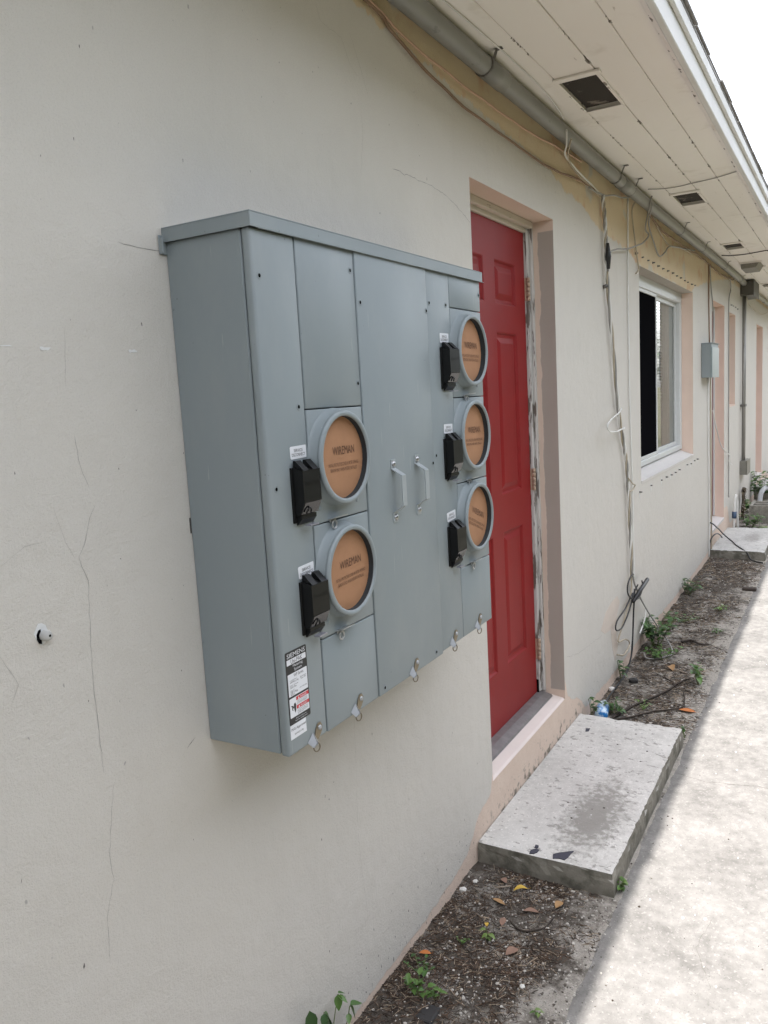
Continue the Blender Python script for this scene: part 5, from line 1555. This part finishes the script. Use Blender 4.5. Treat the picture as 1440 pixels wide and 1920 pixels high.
# vine hanging on the wall by the riser
vn = thing("vine", (10.05, -0.03, 0.0), "dried brown vine clinging to the wall left of the concrete block", "vine")
P = smooth_path([(10.08, -0.03, 0.0), (10.02, -0.03, 0.12), (10.10, -0.03, 0.24), (10.05, -0.03, 0.34), (10.16, -0.03, 0.37)], 6)
MB().tube(P, 0.006, 5).build("stem", M_bark, vn)
lf = MB()
for p_ in P[4:]:
    for q in range(2):
        add_leaf(lf, p_, Vector((random.uniform(-1, 1), -0.4, random.uniform(-1, 0.4))), 0.06, 0.03, 0, 0.5)
lf.build("foliage", plain("dry_leaf", (0.10, 0.075, 0.045), 0.8, var=0.3), vn)
# the plant at the bottom of the picture, each leaf its own piece
fp = thing("weed", (1.40, -0.035, 0.01), "tall weed with drooping oval leaves rising against the wall at the bottom edge", "weed", "weeds along the wall foot")
for (pts, tipleaf) in (([(1.40, -0.03, 0.0), (1.41, -0.035, 0.08), (1.43, -0.035, 0.14), (1.452, -0.035, 0.192)], 1), ([(1.38, -0.03, 0.0), (1.37, -0.035, 0.08), (1.375, -0.04, 0.15), (1.385, -0.04, 0.195)], 0), ([(1.41, -0.03, 0.0), (1.44, -0.04, 0.06), (1.47, -0.045, 0.11), (1.485, -0.045, 0.14)], 0), ([(1.37, -0.03, 0.0), (1.345, -0.035, 0.1), (1.335, -0.035, 0.18)], 0)):
    MB().tube(smooth_path(pts, 6), 0.0013, 5).build("stem", M_stem, fp)
for (b0, d, l_, mt) in (((1.452, -0.036, 0.193), (-0.25, -0.15, -0.7), 0.034, 1), ((1.453, -0.036, 0.194), (0.45, -0.1, -0.25), 0.026, 0), ((1.450, -0.036, 0.190), (0.2, -0.5, -0.35), 0.028, 1),
                       ((1.385, -0.041, 0.196), (0.25, -0.2, -0.85), 0.046, 0), ((1.384, -0.041, 0.194), (-0.35, -0.2, -0.6), 0.030, 2), ((1.380, -0.040, 0.170), (0.7, -0.3, -0.5), 0.036, 0),
                       ((1.485, -0.046, 0.141), (0.15, -0.2, -0.8), 0.036, 1), ((1.486, -0.046, 0.141), (0.8, -0.3, -0.25), 0.038, 0), ((1.478, -0.046, 0.125), (-0.5, -0.3, -0.3), 0.024, 1),
                       ((1.335, -0.036, 0.235), (-0.1, -0.15, -0.9), 0.050, 2), ((1.336, -0.036, 0.215), (0.4, -0.2, -0.7), 0.036, 2), ((1.37, -0.036, 0.12), (0.5, -0.3, 0.2), 0.035, 0), ((1.42, -0.036, 0.11), (-0.5, -0.3, 0.2), 0.035, 1)):
    q = MB(); add_leaf(q, Vector(b0), Vector(d), l_, l_ * 0.62, 0, 0.12); q.build("leaf", M_leaf[mt], fp)
MB().tube([(1.335, -0.035, 0.18), (1.335, -0.036, 0.235)], 0.0011, 5).build("stem", M_stem, fp)

# ------------------------------------------------------------------ concrete block, hose, spigot
cb = MB()
bx0, bx1, by0, by1, bz1 = 9.82, 10.22, -0.36, -0.13, 0.205
cb.box((bx0, by0, 0.0), (bx1, by0 + 0.035, bz1), 0, 0.004, 1); cb.box((bx0, by1 - 0.035, 0.0), (bx1, by1, bz1), 0, 0.004, 1)
for a in (bx0 + 0.001, (bx0 + bx1) / 2 - 0.018, bx1 - 0.037):
    cb.box((a, by0 + 0.0345, 0.001), (a + 0.036, by1 - 0.0345, bz1 - 0.001), 0, 0.003, 1)
tag(cb.build("concrete_block", M_block), "weathered hollow concrete block lying by the far wall", "concrete block")
hs_ = thing("hose", (9.2, -0.06, 0.0), "white bent hose standing by the wall behind the second step", "hose")
MB().tube(smooth_path([(9.10, -0.05, 0.0), (9.11, -0.055, 0.15), (9.12, -0.06, 0.32), (9.16, -0.065, 0.405), (9.22, -0.07, 0.36), (9.24, -0.07, 0.20), (9.27, -0.075, 0.0)], 7), 0.014, 8).build("tube", plain("hose_white", (0.68, 0.67, 0.64), 0.4), hs_)
MB().tube([(9.112, -0.056, 0.17), (9.113, -0.057, 0.24)], 0.024, 10).build("coupling", plain("blue_coupling", (0.05, 0.09, 0.16), 0.4), hs_)
fh = MB(); fh.tube(smooth_path([(11.15, -0.12, 0.02), (11.15, -0.14, 0.18), (11.2, -0.2, 0.24), (11.22, -0.26, 0.17), (11.22, -0.28, 0.02)], 6), 0.03, 10)
tag(fh.build("drain_pipe", plain("pipe_white", (0.60, 0.62, 0.64), 0.4)), "pale curved pipe among the leaves behind the concrete block", "pipe")

# ------------------------------------------------------------------ what the window pane mirrors: a palm and a low wall further down the walk
pt_ = thing("palm_tree", (24.0, -4.1, 0.0), "green fan palm standing far down the walkway", "palm")
MB().tube([(24.0, -4.1, -0.05), (24.05, -4.1, 1.2), (24.0, -4.1, 2.4)], 0.13, 10, radii=[0.17, 0.13, 0.12]).build("trunk", plain("palm_trunk", (0.16, 0.13, 0.10), 0.9, var=0.4), pt_)
pf = MB()
for k in range(26):
    a = random.uniform(0, 6.28); el = random.uniform(-0.3, 1.1)
    d = Vector((math.cos(a) * math.cos(el), math.sin(a) * math.cos(el), math.sin(el)))
    L = random.uniform(1.0, 1.5); side = d.cross(Vector((0, 0, 1))).normalized()
    spine = [Vector((24.0, -4.1, 2.4)) + d * (L * t_) - Vector((0, 0, 0.7)) * (t_ * t_) * L * 0.6 for t_ in [i / 12 for i in range(13)]]
    for i in range(2, 13):
        for s_ in (-1, 1):
            l_ = 0.45 * math.sin(math.pi * (i / 13) ** 0.8) + 0.08
            tip = spine[i] + side * (s_ * l_) + d * (0.25 * l_) - Vector((0, 0, 0.25 * l_))
            w_ = (spine[i] - spine[i - 1]) * 0.28
            pf.add([spine[i] - w_, spine[i] + w_, tip], [(0, 1, 2)])
pf.build("crown", M_leaf[1], pt_)
nb = thing("garden_wall", (24.0, -5.4, 0.0), "low beige block wall behind the palm far down the walkway", "wall")
for r_ in range(9):
    for c in range(14):
        xx = 20.2 + c * 0.42 + (0.21 if r_ % 2 else 0)
        MB_ = None
        if r_ == 0 and c == 0:
            ob = MB().box((0, 0, 0), (0.41, 0.14, 0.19), 0, 0.006, 1).build("block", plain("block_beige", (0.42, 0.37, 0.30), 0.9, var=0.15), nb, (xx, -5.4, 0))
        else:
            place("block", ob.data, nb, (xx, -5.4, r_ * 0.2))
MB().box((20.2, -5.37, 0.0), (26.3, -5.30, 1.79)).build("mortar", plain("mortar", (0.22, 0.20, 0.17), 0.95), nb)

# ------------------------------------------------------------------ added hedges out of view, opposite and behind the viewer, shaped to block light
def added_hedge(x0, x1, y0, y1, h, label):
    t_ = thing("added_hedge", ((x0 + x1) / 2, (y0 + y1) / 2, -0.05), label, "added_hedge", "added light-blocking hedges")
    c = MB(); vs = []; fs = []
    lf = MB()
    MB().box((x0 + 0.15, y0 + 0.15, -0.05), (x1 - 0.15, y1 - 0.15, h - 0.15)).build("branches", plain("hedge_core_dark", (0.030, 0.030, 0.015), 0.95, var=0.4), t_)  # solid dark core in place of branches
    area = 2 * ((x1 - x0) + (y1 - y0)) * h + (x1 - x0) * (y1 - y0)
    for k in range(int(area * 130)):
        f_ = random.random()
        x = random.uniform(x0, x1); y = random.uniform(y0, y1); z = random.uniform(0, h)
        if f_ < 0.3: z = h + random.uniform(-0.15, 0.08)
        elif (x1 - x0) > (y1 - y0): y = random.choice((y0, y1)) + random.uniform(-0.12, 0.12)
        else: x = random.choice((x0, x1)) + random.uniform(-0.12, 0.12)
        d = Vector((random.uniform(-1, 1), random.uniform(-1, 1), random.uniform(-0.5, 1))).normalized()
        sd = d.cross(Vector((random.uniform(-1, 1), random.uniform(-1, 1), random.uniform(-1, 1)))).normalized()
        p_ = Vector((x, y, z)); L = random.uniform(0.07, 0.13)
        lf.add([p_, p_ + d * L * 0.5 + sd * L * 0.3, p_ + d * L, p_ + d * L * 0.5 - sd * L * 0.3], [(0, 1, 2, 3)], random.randrange(2))
    lf.build("foliage", [M_leaf[0], M_leaf[2]], t_)
added_hedge(-2.3, 18.0, -5.2, -4.4, 3.8, "added tall greenery along the far side of the yard, blocking low sky")  # greenery here is inferred, its height set to hold back horizon glow
added_hedge(-2.3, -1.5, -4.3, -0.2, 2.5, "added tall greenery behind the viewer, blocking light on the panel side")  # added to keep sky and ground bounce off the panel side
